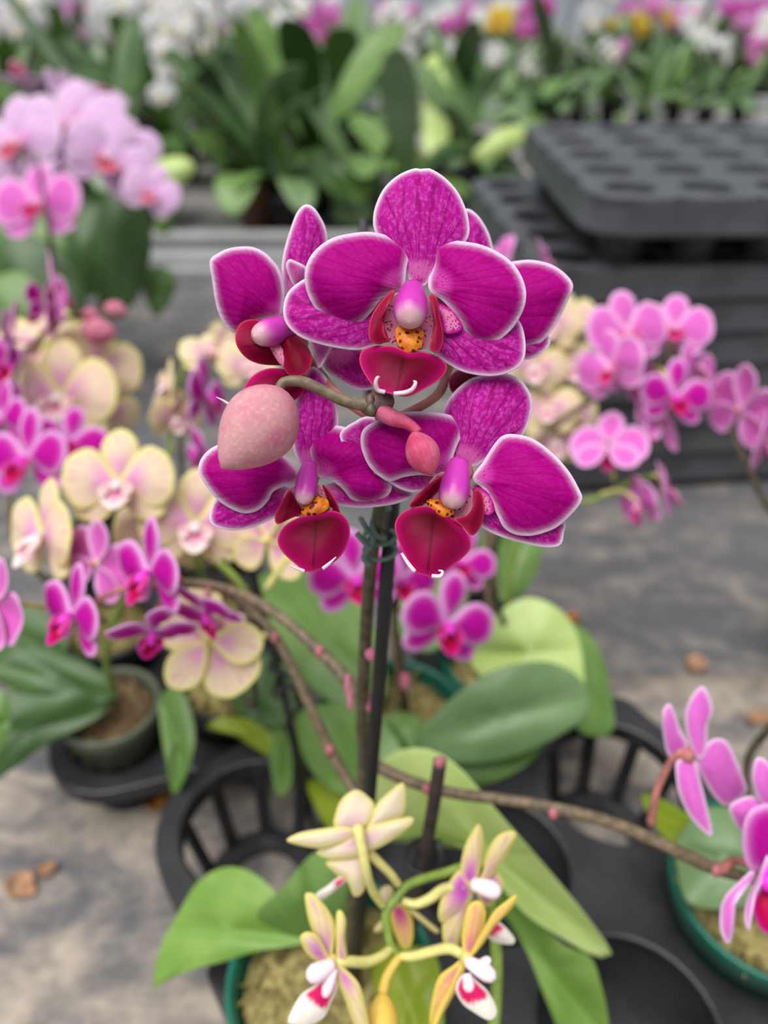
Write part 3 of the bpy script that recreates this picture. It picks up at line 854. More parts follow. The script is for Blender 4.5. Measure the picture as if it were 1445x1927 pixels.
pet(hero, f4, 'lip', Z2((440, 583), (380, 598), (330, 630), (308, 678), (325, 720), (370, 762), (408, 790), (440, 789), (490, 770), (530, 740), (556, 700), (568, 652), (560, 610), (532, 580), (490, 572)), Z2((450, 580))[0], .1960, .1915, 'hero_lip', .003, .0003, .004, 72, 14, .0008)
for P in (((405, 789), (375, 778), (350, 765)), ((470, 780), (495, 760), (518, 738))):
    wpart(hero, 'whisker', tube([at(*Z2(p)[0], .1910) for p in P], [.0005, .0004, .00015], 8, 6), 'whisker', sub=f4)
column(hero, f4, Z2((422, 405))[0], Z2((400, 549))[0], .2000, .1935, 19)

# ---- lower right flower
f5 = core(hero, 868, 888, .1985)
pet(hero, f5, 'sepal', Z2((935, 420), (905, 330), (890, 240), (925, 165), (988, 106), (1050, 86), (1120, 81), (1172, 100), (1206, 140), (1221, 190), (1211, 250), (1185, 305), (1120, 345), (1050, 395), (1000, 420)), Z2((965, 430))[0], .1975, .1985, 'hero_sepal', .003, .0003, .006)
pet(hero, f5, 'sepal', Z2((905, 450), (800, 310), (650, 237), (580, 256), (534, 290), (535, 322), (562, 372), (620, 417), (700, 466), (750, 496), (800, 507), (855, 497), (900, 475)), Z2((930, 460))[0], .1985, .1980, 'hero_sepal', .002, .0003, .004)
pet(hero, f5, 'sepal', Z2((985, 500), (1060, 470), (1200, 550), (1330, 608), (1333, 650), (1321, 695), (1270, 704), (1200, 692), (1120, 670), (1060, 645), (1020, 615), (985, 560)), Z2((985, 480))[0], .1985, .1970, 'hero_sepal', .002, .0003, .004)
pet(hero, f5, 'petal', Z2((925, 440), (940, 370), (968, 300), (979, 270), (950, 240), (890, 222), (800, 217), (720, 226), (660, 250), (616, 280), (605, 322), (615, 372), (640, 420), (680, 455), (712, 468), (762, 452), (820, 445), (880, 450)), Z2((930, 430))[0], .1960, .1925, 'hero_petal', .004, .0006, .010, 96, 16)
pet(hero, f5, 'petal', Z2((1005, 455), (1045, 395), (1078, 342), (1110, 306), (1150, 298), (1220, 314), (1290, 364), (1350, 430), (1390, 500), (1398, 532), (1370, 575), (1310, 630), (1250, 655), (1200, 663), (1150, 655), (1115, 630), (1095, 590), (1070, 540), (1040, 492)), Z2((1010, 440))[0], .1960, .1915, 'hero_petal', .004, .0006, .010, 96, 16)
pet(hero, f5, 'throat', Z2((830, 520), (880, 440), (960, 440), (1005, 500), (1012, 560), (985, 600), (930, 602), (870, 575)), Z2((930, 440))[0], .1945, .1925, 'throat', -.001, 0, 0, 40, 8)
pet(hero, f5, 'throat', Z2((1000, 500), (1035, 490), (1070, 520), (1085, 570), (1060, 590), (1020, 560)), Z2((980, 480))[0], .1948, .1945, 'throat2', 0, 0, 0, 32, 6)
pet(hero, f5, 'side_lobe', Z2((896, 444), (850, 478), (802, 520), (780, 556), (822, 557), (862, 522), (892, 482)), Z2((850, 510))[0], .1930, .1895, 'hero_lobe', .002, 0, 0, 44, 8, .0009)
pet(hero, f5, 'side_lobe', Z2((1010, 500), (1036, 505), (1048, 560), (1043, 610), (1022, 650), (1000, 661), (970, 632), (938, 600), (985, 588), (1006, 558)), Z2((1010, 580))[0], .1930, .1890, 'hero_lobe', .002, 0, 0, 44, 8, .0009)
pet(hero, f5, 'callus', Z2((878, 530), (842, 535), (852, 562), (890, 597), (930, 592), (940, 570), (915, 545)), Z2((890, 530))[0], .1915, .1900, 'callus', .0016, 0, 0, 36, 8, .002)
pet(hero, f5, 'lip', Z2((830, 555), (780, 565), (742, 590), (727, 630), (740, 680), (765, 735), (800, 790), (850, 808), (880, 808), (920, 780), (970, 742), (999, 706), (995, 670), (960, 622), (910, 582), (870, 562)), Z2((870, 570))[0], .1905, .1860, 'hero_lip', .003, .0003, .004, 72, 14, .0008)
for P in (((800, 790), (775, 760), (752, 724)), ((860, 806), (890, 806), (899, 790), (884, 786))):
    wpart(hero, 'whisker', tube([at(*Z2(p)[0], .1855) for p in P], [.0005, .0005, .0003][:3] + ([.0002] if len(P) == 4 else []), 8, 6), 'whisker', sub=f5)
column(hero, f5, Z2((958, 400))[0], Z2((930, 562))[0], .1945, .1875, 26)

# ---- buds, node and pedicels at the spray's tip
def bud_mat(name, a, b, seam, n):
    m = NT(name)
    va = m.attr('vang')
    nz = m.noise(m.obj(), 900.0, 3.0)
    nb = m.noise(m.obj(), 160.0, 3.0)
    col = m.mix(m.mr(nb, .35, .65), a, b)
    w = m.math('ABSOLUTE', m.math('SINE', m.math('ADD', m.math('MULTIPLY', va, n), m.math('MULTIPLY', nz, .25))))
    col = m.mix(m.mr(w, .0, .16, .9, 0.0), col, seam)
    col = m.mix(m.math('MULTIPLY', m.mr(nz, .5, .7), .3), col, seam)
    m.bump(nz, .3, .0004)
    return m.fin(col, .6, .1, .3)
MAT['bud_big'] = bud_mat('bud_big', lin(208, 124, 150), lin(210, 152, 160), lin(236, 206, 160), 1.5)
MAT['bud_small'] = bud_mat('bud_small', lin(200, 66, 106), lin(212, 110, 142), lin(172, 46, 88), 5.0)
MAT['bud_pink'] = bud_mat('bud_pink', lin(200, 108, 136), lin(208, 134, 156), lin(184, 88, 116), 1.5)
MAT['bud_gold'] = bud_mat('bud_gold', lin(226, 190, 80), lin(230, 200, 100), lin(214, 160, 80), 1.5)
def bud(root, a, b, r, mat, ridge=.05, peak=.45, side=None, name='bud'):
    a, b = np.asarray(a), np.asarray(b)
    L = np.linalg.norm(b - a)
    n, seg = 18, 36
    prof = []
    for k in range(n + 1):
        t = k / n
        w = math.sin(math.pi * t ** (math.log(.5) / math.log(peak))) ** .74 if 0 < t < 1 else .02
        prof.append((max(r * w, r * .03), L * t))
    g = lathe(prof, seg, (a, b - a, RT if side is None else side), wob=lambda an, h: ridge * (1 - abs(math.sin(1.5 * an)) ** .5))
    at_ = {'vang': np.tile(np.arange(seg) * 2 * math.pi / seg, n + 1), 'edge': np.zeros(len(g[0])), 'dist': np.repeat(np.linspace(0, 10, n + 1), seg)}
    return wpart(root, name, (g[0], g[1], at_), mat)
bb = bud(hero, at(*Z2((345, 150))[0], .1850), at(*Z2((108, 420))[0], .1775), .0088, 'bud_big', .05, .42, side=-FWD - RT * .45 - UP * .2)
wpart(hero, 'pedicel', tube([at(*Z2(p)[0], q) for p, q in (((310, 140), .1835), ((335, 112), .1836), ((400, 112), .1840), ((480, 148), .1845), ((560, 183), .1850), ((640, 196), .1855))], [.0012, .0013, .0014, .00145, .0015, .0017], 12, 6), 'stem')
bud(hero, at(*Z2((792, 288))[0], .1845), at(*Z2((862, 446))[0], .1815), .0040, 'bud_small', .04, .5)
wpart(hero, 'pedicel', tube([at(*Z2(p)[0], q) for p, q in (((672, 215), .1860), ((720, 240), .1855), ((775, 262), .1850), ((815, 292), .1842))], [.0022, .0021, .0015, .0011], 12, 6), 'bud_small')
MAT['node_dark'] = plain('node_brown', lin(96, 72, 66), .5, var=.25, scale=400, bump=.3)
wpart(hero, 'stem_tip', lathe(ell_prof(.0031, .0044, 10), 16, (at(*Z2((664, 190))[0], .1868), UP * .3 + RT, FWD)), 'node_dark')
wpart(hero, 'bract', lathe(ell_prof(.0012, .0016, 8), 12, (at(*Z2((642, 212))[0], .1835), UP, FWD)), 'stem_olive')
wpart(hero, 'bract', lathe(ell_prof(.0013, .0017, 8), 12, (at(*Z2((640, 178))[0], .1845), UP, FWD)), 'node_dark')
# rachis from the tip back to the stake, then down into the pot
STK_T, STK_B = at(742, 900, .2345), np.array((HP[0] + .010, HP[1] - .006, .085))
wpart(hero, 'stem', tube([at(*Z2((664, 190))[0], .1875), at(722, 800, .2010), at(722, 870, .2150), at(714, 960, .2270), at(698, 1060, .2480), at(688, 1200, .2780), at(682, 1350, .3030), at(682, 1480, .3210), np.array((HP[0] + .006, HP[1], .09))], [.0020, .0018, .0019, .0021, .0022, .0024, .0026, .0027, .003], 10, 8), 'stem_olive')
for (u, v, d, pp) in ((868, 640, .213, (820, 745, .203)), (560, 650, .205, (640, 745, .199)), (778, 585, .196, (722, 770, .197)), (578, 900, .2035, (690, 850, .2060)), (868, 888, .1985, (760, 830, .2045))):
    q = (pp[0], pp[1], pp[2])
    a = at(u, v, d + .001)
    b = at(*q)
    e = at(722, 800 if pp[1] < 800 else 850, .2030 if pp[1] < 800 else .211)
    wpart(hero, 'pedicel', tube([a, a * .5 + b * .5 + FWD * .005, b + FWD * .002, e], [.0014, .0014, .0013, .0014], 8, 5), 'stem_pink')
wpart(hero, 'stake', tube([STK_T, STK_T * .5 + STK_B * .5, STK_B], .0024, 12, 2), 'stake')
# wire clip holding stem to stake
def ring_pts(c, rx, ry, a0, a1, n, up=0.0):
    return [c + RT * rx * math.cos(a) + np.array((0, 1.0, 0)) * ry * math.sin(a) + UP * (up * (k / n)) for k, a in ((k, math.radians(a0 + (a1 - a0) * k / n)) for k in range(n + 1))]
for (u, v) in ((716, 1012), (716, 1040)):
    wpart(hero, 'clip', tube(ring_pts(at(u, v, .2375), .0050, .0050, 0, 345, 14, .0012), .00075, 8, 2), 'clip')
wpart(hero, 'clip', tube(pts3((735, 955, .232), (712, 966, .2300), (700, 985, .2290), (708, 1008, .2300), (725, 1013, .2320)), .00085, 8, 5), 'clip')
wpart(hero, 'clip', tube(pts3((678, 975, .2320), (690, 995, .2300), (702, 1015, .2300), (690, 1038, .2320), (684, 1050, .233), (697, 1066, .233)), .00085, 8, 5), 'clip')
wpart(hero, 'clip', tube(pts3((672, 1004, .2320), (685, 1020, .2305), (698, 1036, .2305)), .00085, 8, 5), 'clip')

def nodes(root, L, r=.0021, mat='node'):
    for (u, v, d) in L:
        wpart(root, 'stem_node', lathe(ell_prof(r, r * 1.2, 8), 12, (at(u, v, d), UP, RT)), mat)
# side branches of the same plant
wpart(hero, 'stem', tube(pts3((672, 1310, .300), (645, 1270, .302), (600, 1225, .308), (540, 1170, .315), (470, 1125, .324), (400, 1102, .334), (340, 1095, .338)), [.0026, .0026, .0025, .0023, .0022, .002, .0017], 10, 6), 'stem')
wpart(hero, 'stem', tube(pts3((672, 1500, .325), (655, 1470, .328), (622, 1412, .330), (575, 1310, .330), (520, 1200, .332), (455, 1135, .336), (400, 1105, .340), (330, 1100, .342)), [.0026, .0025, .0024, .0022, .0021, .002, .0018, .0015], 10, 6), 'stem')
wpart(hero, 'stem', tube(pts3((690, 1432, .318), (760, 1466, .312), (850, 1492, .306), (950, 1505, .300), (1050, 1522, .296), (1150, 1548, .294), (1250, 1590, .292), (1330, 1628, .291), (1400, 1650, .290), (1450, 1660, .289)), [.0026, .0025, .0023, .0023, .0024, .0025, .0026, .0026, .0022, .002], 10, 6), 'stem')
nodes(hero, [(602, 1226, .306), (518, 1200, .330), (620, 1412, .328), (803, 1484, .308), (1348, 1638, .289), (1040, 1530, .295)])
for (u, v, d) in ((660, 1315, .299), (655, 1290, .299), (690, 1300, .297), (693, 1318, .298)):
    wpart(hero, 'bract', lathe(ell_prof(.0014, .0048, 8), 10, (at(u, v, d), UP, RT)), 'bud_pink')
bud(hero, at(688, 1228, .278), at(722, 1238, .272), .0026, 'bud_pink')

# ---- leaves of the hero plant
def zleaf(root, pts, base, mat, bulge=.004, crease=.003, label=None, ns=48, nr=8):
    return wpart(root, 'leaf', z_sheet(pts, base, ns=ns, nr=nr, bulge=bulge, crease=crease), mat, label=label)
zleaf(hero, [(288, 1862, .075), (300, 1785, .085), (335, 1718, .098), (372, 1660, .112), (420, 1632, .12), (472, 1640, .125), (520, 1680, .125), (550, 1720, .12), (585, 1765, .112), (560, 1778, .11), (480, 1792, .105), (420, 1810, .098), (360, 1826, .09), (312, 1846, .08)], (590, 1768), 'leaf_f')
zleaf(hero, [(483, 1724, .118), (530, 1672, .135), (590, 1606, .15), (640, 1612, .155), (665, 1680, .14), (650, 1745, .12), (610, 1790, .105), (560, 1765, .11)], (610, 1800), 'leaf_a')
zleaf(hero, [(690, 1580, .12), (698, 1500, .15), (708, 1448, .165), (742, 1415, .18), (800, 1408, .185), (860, 1440, .185), (930, 1520, .18), (1000, 1600, .168), (1060, 1670, .15), (1110, 1732, .132), (1153, 1797, .11), (1118, 1799, .112), (1060, 1767, .125), (990, 1722, .14), (930, 1655, .152), (880, 1602, .16), (820, 1578, .158), (760, 1572, .145)], (690, 1600), 'leaf_b', .006, .004)
zleaf(hero, [(900, 1650, .118), (945, 1662, .122), (1000, 1720, .12), (1060, 1778, .118), (1110, 1800, .112), (1130, 1850, .1), (1146, 1927, .08), (1140, 2000, .06), (1085, 2010, .065), (1030, 1890, .09), (990, 1790, .105), (940, 1710, .115)], (890, 1660), 'leaf_f')
zleaf(hero, [(700, 1790, .108), (760, 1780, .12), (815, 1790, .12), (832, 1860, .12), (828, 1990, .11), (740, 1995, .105), (712, 1900, .105)], (740, 1780), 'leaf_e')
zleaf(hero, [(550, 1350, .10), (600, 1326, .11), (680, 1332, .12), (740, 1380, .12), (760, 1440, .115), (720, 1490, .11), (660, 1500, .108), (600, 1470, .10), (560, 1400, .095)], (720, 1520), 'leaf_a')
zleaf(hero, [(575, 1470, .085), (620, 1478, .095), (680, 1500, .10), (700, 1560, .10), (660, 1600, .10), (610, 1550, .09)], (690, 1620), 'leaf_e')

# cut-off dark stem with pink end, standing in the hero pot beside the stake
wpart(hero, 'cut_stem', tube(pts3((828, 1432, .285), (815, 1520, .295), (795, 1630, .310), (770, 1760, .335)), [.0026, .0026, .0027, .003], 12, 4), 'stem_dark')
wpart(hero, 'cut_face', lathe(ell_prof(.0023, .0012, 8), 14, (at(828, 1434, .2835), UP * .5 - FWD, RT)), 'node')
wpart(hero, 'clip', tube(ring_pts(at(800, 1612, .307), .0075, .0075, 20, 330, 14), .0012, 8, 2), 'black_clip')
wpart(hero, 'clip', tube(pts3((822, 1580, .302), (830, 1610, .300), (822, 1640, .302), (808, 1655, .304)), .0012, 8, 4), 'black_clip')

# ---- pink flowers on the branch that leans to the right
r1 = core(hero, 1290, 1420, .284)
for nm, P, b, d0, d1 in (
    ('petal', ((445, 235), (410, 280), (413, 400), (440, 510), (490, 505), (545, 455), (505, 370), (472, 270)), (535, 490), .2835, .282),
    ('sepal', ((620, 143), (562, 200), (530, 290), (540, 400), (578, 510), (620, 530), (645, 460), (652, 350), (677, 280), (660, 200)), (570, 510), .2845, .290),
    ('petal', ((590, 545), (640, 455), (690, 420), (750, 435), (800, 530), (852, 660), (850, 710), (800, 752), (740, 776), (680, 722), (625, 632)), (575, 500), .2850, .291),
    ('sepal', ((490, 535), (480, 600), (500, 720), (560, 840), (650, 930), (676, 920), (652, 800), (612, 640), (575, 515)), (540, 500), .2825, .276)):
    pet(hero, r1, nm, ZR(*P), ZR(b)[0], d0, d1, 'rpink_p', .003, .0003, .006, 56, 10)
wpart(hero, 'pedicel', tube([at(*ZR(p)[0], q) for p, q in (((350, 870), .2925), ((375, 720), .289), ((435, 575), .286), ((490, 500), .2835), ((555, 488), .2835))], [.0019, .0015, .0014, .0015, .0017], 10, 6), 'stem_pink')
r2 = core(hero, 1440, 1640, .272)
for nm, P, b, d0, d1, mt in (
    ('sepal', ((885, 650), (890, 560), (920, 518), (980, 560), (1010, 680), (1000, 790), (930, 760)), (980, 860), .272, .276, 'rpink_p'),
    ('petal', ((760, 790), (830, 735), (900, 728), (1000, 790), (960, 900), (900, 890), (830, 915)), (1000, 900), .274, .277, 'rpink_p'),
    ('petal', ((830, 960), (835, 880), (860, 815), (905, 778), (990, 768), (1060, 860), (1080, 1000), (1010, 1100), (930, 1122), (870, 1110), (838, 1040)), (990, 1110), .270, .264, 'mag_p'),
    ('sepal', ((885, 1115), (805, 1185), (742, 1250), (714, 1330), (718, 1440), (756, 1507), (782, 1460), (796, 1350), (812, 1252), (895, 1165)), (930, 1100), .271, .266, 'rpink_p'),
    ('sepal', ((965, 1035), (905, 1165), (852, 1280), (843, 1380), (870, 1437), (886, 1350), (912, 1235), (975, 1120)), (1000, 1040), .267, .262, 'rpink_p'),
    ('lip', ((890, 1290), (960, 1195), (1060, 1240), (1090, 1380), (1020, 1470), (960, 1450), (912, 1400)), (980, 1180), .269, .264, 'mag_l')):
    pet(hero, r2, nm, ZR(*P), ZR(b)[0], d0, d1, mt, .003, .0003, .006, 56, 10)
column(hero, r2, ZR((990, 1080))[0], ZR((960, 1230))[0], .269, .263, 18, 'mag_c')
wpart(hero, 'pedicel', tube([at(*ZR(p)[0], q) for p, q in (((720, 1115), .2895), ((790, 1065), .286), ((850, 1080), .280), ((960, 1120), .273))], [.0022, .0017, .0015, .0016], 10, 6), 'stem_pink')

# ================================================================ small cream orchid in front
cp = cell(-1, 0)
small = plant('potted_orchid', cp, 'small cream-yellow orchid spray with violet centres in front of the moss pot')
pot(small, .098, .044, 'pot_dark', .088, seed=4)
wpart(small, 'stem', tube([np.array((cp[0], cp[1], .09)), at(920, 2010, .275), at(935, 1830, .281), at(920, 1690, .283), *pts3((880, 1636, .280), (840, 1642, .279), (772, 1663, .274), (746, 1690, .271), (727, 1715, .269), (729, 1750, .268), (736, 1780, .267), (752, 1800, .267))], [.0022] * 4 + [.0018, .0017, .0016, .0016, .0017, .0016, .0014, .001], 10, 5), 'stem_green')
D = .262
def sm(root, c, d, parts, core_mat='stem_cream'):
    f = core(root, *Z6(c)[0], d, .0022, core_mat)
    for nm, P, b, d0, d1, mt in parts:
        pet(root, f, nm, Z6(*P), Z6(b)[0], d0, d1, mt, .002, .0003, .004, 48, 8, .0006)
    return f
def ped(root, P, r, mat='stem_cream'):
    wpart(root, 'pedicel', tube([at(*Z6((x, y))[0], d) for x, y, d in P], r, 10, 6), mat)
s1 = sm(small, (465, 370), .2595, (
    ('sepal', ((330, 350), (338, 260), (378, 182), (455, 138), (522, 180), (557, 232), (525, 325), (440, 380)), (450, 390), .262, .266, 'small_back'),
    ('petal', ((500, 380), (530, 310), (570, 220), (640, 150), (717, 98), (734, 180), (722, 275), (640, 330)), (470, 390), .262, .268, 'small_back'),
    ('sepal', ((480, 400), (530, 345), (600, 325), (700, 300), (772, 295), (765, 340), (650, 430), (545, 482), (490, 470)), (465, 380), .2605, .262, 'small_back'),
    ('sepal', ((57, 425), (130, 383), (250, 360), (370, 348), (440, 365), (420, 420), (330, 455), (240, 472), (120, 452)), (470, 380), .2605, .260, 'small_back'),
    ('petal', ((225, 492), (330, 430), (440, 390), (505, 420), (515, 500), (430, 530), (300, 532)), (470, 390), .2612, .263, 'small_back'),
    ('lip', ((280, 550), (380, 520), (480, 520), (510, 620), (495, 715), (440, 745), (400, 660), (330, 612)), (470, 460), .2625, .266, 'small_back'),
    ('side_lobe', ((220, 735), (290, 680), (360, 630), (408, 640), (335, 712), (262, 762)), (470, 560), .2645, .266, 'small_lip')))
ped(small, ((605, 800, .268), (545, 710, .262), (510, 600, .2575), (485, 470, .2565), (460, 345, .2585)), [.0013, .0015, .0016, .0018, .0020])
ped(small, ((690, 675, .272), (650, 620, .270), (590, 560, .268), (520, 490, .266)), [.0014, .0015, .0016, .0017])
s2 = sm(small, (310, 1110), .2525, (
    ('sepal', ((160, 740), (180, 722), (215, 730), (280, 800), (325, 880), (332, 960), (312, 1090), (270, 1092), (220, 980), (180, 870)), (305, 1130), .2525, .256, 'small_p'),
    ('petal', ((133, 980), (170, 943), (232, 960), (275, 1030), (300, 1105), (230, 1112), (168, 1062)), (315, 1130), .2515, .250, 'small_p'),
    ('petal', ((340, 840), (366, 822), (395, 880), (392, 980), (402, 1080), (395, 1150), (345, 1120), (335, 980)), (340, 1140), .2530, .255, 'small_p'),
    ('sepal', ((340, 1120), (420, 1180), (472, 1245), (502, 1350), (525, 1475), (505, 1560), (450, 1500), (390, 1335), (345, 1215)), (325, 1120), .2515, .249, 'small_p'),
    ('lip', ((66, 1440), (130, 1312), (200, 1258), (270, 1210), (330, 1200), (345, 1260), (310, 1345), (270, 1430), (180, 1475), (90, 1468)), (330, 1190), .2500, .245, 'small_lip')))
column(small, s2, Z6((320, 1130))[0], Z6((170, 1205))[0], .2505, .2455, 16, 'small_col')
column(small, s2, Z6((330, 1150))[0], Z6((270, 1320))[0], .2500, .2470, 10, 'small_col')
ped(small, ((645, 1040, .267), (590, 1085, .262), (510, 1115, .258), (400, 1112, .254), (330, 1115, .253)), [.0014, .0016, .0018, .0018, .0017])
s3 = sm(small, (1120, 680), .2685, (
    ('sepal', ((1040, 620), (1060, 480), (1100, 390), (1150, 332), (1177, 430), (1162, 560), (1130, 680), (1075, 680)), (1115, 700), .2685, .271, 'small_p'),
    ('petal', ((1130, 690), (1170, 600), (1190, 500), (1240, 410), (1310, 373), (1362, 388), (1312, 500), (1250, 590), (1180, 670)), (1115, 700), .2680, .266, 'small_p'),
    ('petal', ((1100, 670), (1045, 590), (985, 650), (932, 760), (915, 850), (940, 895), (1010, 880), (1070, 820), (1110, 740)), (1120, 690), .2690, .270, 'small_p'),
    ('sepal', ((1120, 700), (1040, 780), (950, 860), (940, 960), (958, 1025), (1018, 1045), (1060, 940), (1100, 800)), (1120, 690), .2695, .272, 'small_p'),
    ('sepal', ((1140, 680), (1230, 590), (1272, 630), (1290, 690), (1245, 762), (1200, 805), (1150, 770)), (1120, 690), .2690, .270, 'small_p'),
    ('lip', ((1190, 950), (1230, 880), (1288, 908), (1348, 978), (1345, 1010), (1310, 1016), (1230, 1000)), (1150, 800), .2650, .264, 'small_lip')))
column(small, s3, Z6((1110, 670))[0], Z6((1275, 725))[0], .2665, .2625, 15, 'small_col')
ped(small, ((715, 770, .272), (790, 785, .271), (870, 755, .271), (950, 700, .270), (1060, 680, .2695)), [.0014, .0016, .0018, .0018, .0017])
s4 = sm(small, (1075, 1090), .2515, (
    ('sepal', ((1050, 1000), (1065, 870), (1092, 790), (1150, 768), (1187, 830), (1172, 950), (1115, 1070), (1070, 1120)), (1080, 1120), .2515, .254, 'small_gold'),
    ('petal', ((1090, 1100), (1130, 1000), (1170, 930), (1230, 830), (1300, 770), (1362, 732), (1335, 810), (1240, 912), (1170, 1015)), (1080, 1120), .2510, .248, 'small_gold'),
    ('petal', ((868, 1480), (880, 1330), (920, 1200), (1000, 1135), (1060, 1090), (1060, 1150), (1030, 1240), (980, 1315), (920, 1430)), (1080, 1100), .2520, .255, 'small_gold'),
    ('sepal', ((868, 1560), (900, 1400), (980, 1250), (1040, 1130), (1075, 1110), (1050, 1220), (990, 1330), (930, 1440)), (1080, 1100), .2512, .252, 'small_gold'),
    ('lip', ((1015, 1270), (1040, 1200), (1090, 1180), (1140, 1225), (1205, 1290), (1250, 1395), (1205, 1445), (1100, 1388), (1050, 1345)), (1080, 1150), .2490, .243, 'small_lip')))
column(small, s4, Z6((1080, 1110))[0], Z6((1245, 1210))[0], .2495, .2445, 14, 'small_col')
column(small, s4, Z6((1150, 1120))[0], Z6((1215, 1100))[0], .2490, .2475, 7, 'small_col')
column(small, s4, Z6((1080, 1180))[0], Z6((1095, 1290))[0], .2480, .2455, 10, 'small_col')
ped(small, ((705, 1082, .266), (780, 1082, .262), (880, 1055, .258), (980, 1038, .254), (1050, 1070, .252)), [.0014, .0016, .0017, .0018, .0017])
s5 = sm(small, (700, 860), .285, (
    ('sepal', ((640, 800), (680, 780), (725, 790), (772, 880), (772, 1000), (732, 1045), (690, 1000), (650, 890)), (690, 780), .285, .280, 'small_gold'),
    ('petal', ((740, 820), (790, 825), (860, 880), (922, 935), (900, 950), (820, 890)), (700, 800), .285, .284, 'small_back'),
    ('petal', ((650, 860), (600, 870), (552, 930), (575, 950), (610, 930)), (680, 850), .285, .284, 'small_back'),
    ('sepal', ((580, 720), (620, 680), (660, 700), (650, 780), (600, 780)), (680, 800), .286, .288, 'small_back')))
bud(small, at(*Z6((602, 1275))[0], .262), at(*Z6((598, 1640))[0], .254), .0054, 'bud_gold', .05, .5)
ped(small, ((700, 1085, .266), (665, 1130, .2645), (625, 1200, .263), (603, 1285, .262)), [.0013, .0016, .0017, .0019], 'bud_gold')

# ================================================================ generic orchid flowers
def blade(L, hw, ang, claw=.15, tipw=.5, x0=0.0, y0=0.0):
    """petal outline pointing along ang (degrees), length L, half-width hw (mm)"""
    a = math.radians(ang)
    ax, ay = math.cos(a), math.sin(a)
    prof = [(0, claw), (.12, claw + .16), (.3, .72), (.5, .98), (.68, 1.0), (.84, .8), (.94, tipw), (1.0, tipw * .3)]
    pts = [(s * L, w * hw) for s, w in prof] + [(s * L, -w * hw) for s, w in reversed(prof)]
    return [((x0 + s * ax - w * ay) * MM, (y0 + s * ay + w * ax) * MM) for s, w in pts]
def fblade(out, base, z0, cup, bend=0.0, thick=.5, ns=26, nr=5):
    """cup: edges forward (+) ; bend: tip forward(+)/back(-) in mm"""
    b = (base[0] * MM, base[1] * MM)
    def m3(P, s, lat, r, e):
        z = z0 * MM + bend * MM * s * s + cup * MM * (r ** 2 - 1) * .5 + .5 * MM * np.sin(lat * 8 + s * 4) - e
        return np.c_[P[:, 0], P[:, 1], z]
    return sheet(out, b, m3, 1000.0, thick * MM, ns, nr)
def lipblade(out, base, z0, fwd, ns=22, nr=4):
    b = (base[0] * MM, base[1] * MM)
    def m3(P, s, lat, r, e):
        y = P[:, 1]
        return np.c_[P[:, 0], y * .75, z0 * MM - y * fwd - 2.0 * MM * (1 - r ** 2) - e]
    return sheet(out, b, m3, 1000.0, .7 * MM, ns, nr)
PROTO = {}
def flower_meshes(kind, star=False):
    """star: narrower petals of the miniature sorts"""
    key = (kind, star)
    if key in PROTO: return PROTO[key]
    p, l, c = MAT[kind + '_p'], MAT[kind + '_l'], MAT[kind + '_c']
    pw, sw = (11.0, 7.4) if star else (14.5, 8.8)
    Q = []
    Q.append(('sepal', fblade(blade(26, sw, 90), (0, 1), -1.0, -2, -1.5), p))
    Q.append(('sepal', fblade(blade(25, sw, 218), (0, 0), -1.2, -2, 1.0), p))
    Q.append(('sepal', fblade(blade(25, sw, 322), (0, 0), -1.2, -2, 1.0), p))
    Q.append(('petal', fblade(blade(26, pw, 172, .12, .62), (-1, 1), .6, -4, 1.5), p))
    Q.append(('petal', fblade(blade(26, pw, 8, .12, .62), (1, 1), .6, -4, 1.5), p))
    Q.append(('lip', lipblade([(x * MM, y * MM) for x, y in ((0, -3), (-4, -5), (-7, -9), (-5, -14), (-1.5, -18), (1.5, -18), (5, -14), (7, -9), (4, -5))], (0, -4), 3.0, .55), l))
    for sgn in (-1, 1):
        Q.append(('side_lobe', lipblade([(sgn * x * MM, y * MM) for x, y in ((2, -1), (5, -1), (7.5, -4), (7, -8), (4.5, -9), (3, -5))], (0, -2), 4.0, .7), l))
    g = lathe(ell_prof(2.2 * MM, 4.6 * MM, 8), 12, (np.array((0, -1.6, 4.6)) * MM, np.array((0, -.5, .85)), RT))
    Q.append(('column', (g[0], g[1], None), c))
    core_ = lathe(ell_prof(1.6 * MM, 3.2 * MM, 6), 8, (np.array((0, 0, -2.5)) * MM, np.array((0, 0, 1.0)), RT))
    subs = [(n, mesh_of([G(q)], m, kind + '_' + n)) for n, q, m in Q]
    cm = mesh_of([G(core_)], MAT['stem_cream' if kind in ('cream', 'white', 'gold') else 'stem_pink'], kind + '_receptacle')
    # one-piece version for flowers too far off to show pieces
    lo = []
    for n, q, m in Q:
        lo.append((q[0], q[1], q[2], {'p': 0, 'l': 1, 'c': 2}['c' if n == 'column' else 'l' if n in ('lip', 'side_lobe') else 'p']))
    far = mesh_of(lo, [p, l, c], kind + '_flower')
    PROTO[key] = (subs, cm, far)
    return PROTO[key]
def facing(yaw, pitch, roll):
    y, p, r = map(math.radians, (yaw, pitch, roll))
    n = -FWD * math.cos(y) * math.cos(p) + RT * math.sin(y) * math.cos(p) + UP * math.sin(p)
    ref = UP if abs(n @ UP) < .95 else FWD
    x = np.cross(ref, n); x /= np.linalg.norm(x)
    u = np.cross(n, x)
    x, u = x * math.cos(r) + u * math.sin(r), u * math.cos(r) - x * math.sin(r)
    return Matrix((x, u, n)).transposed().to_4x4()
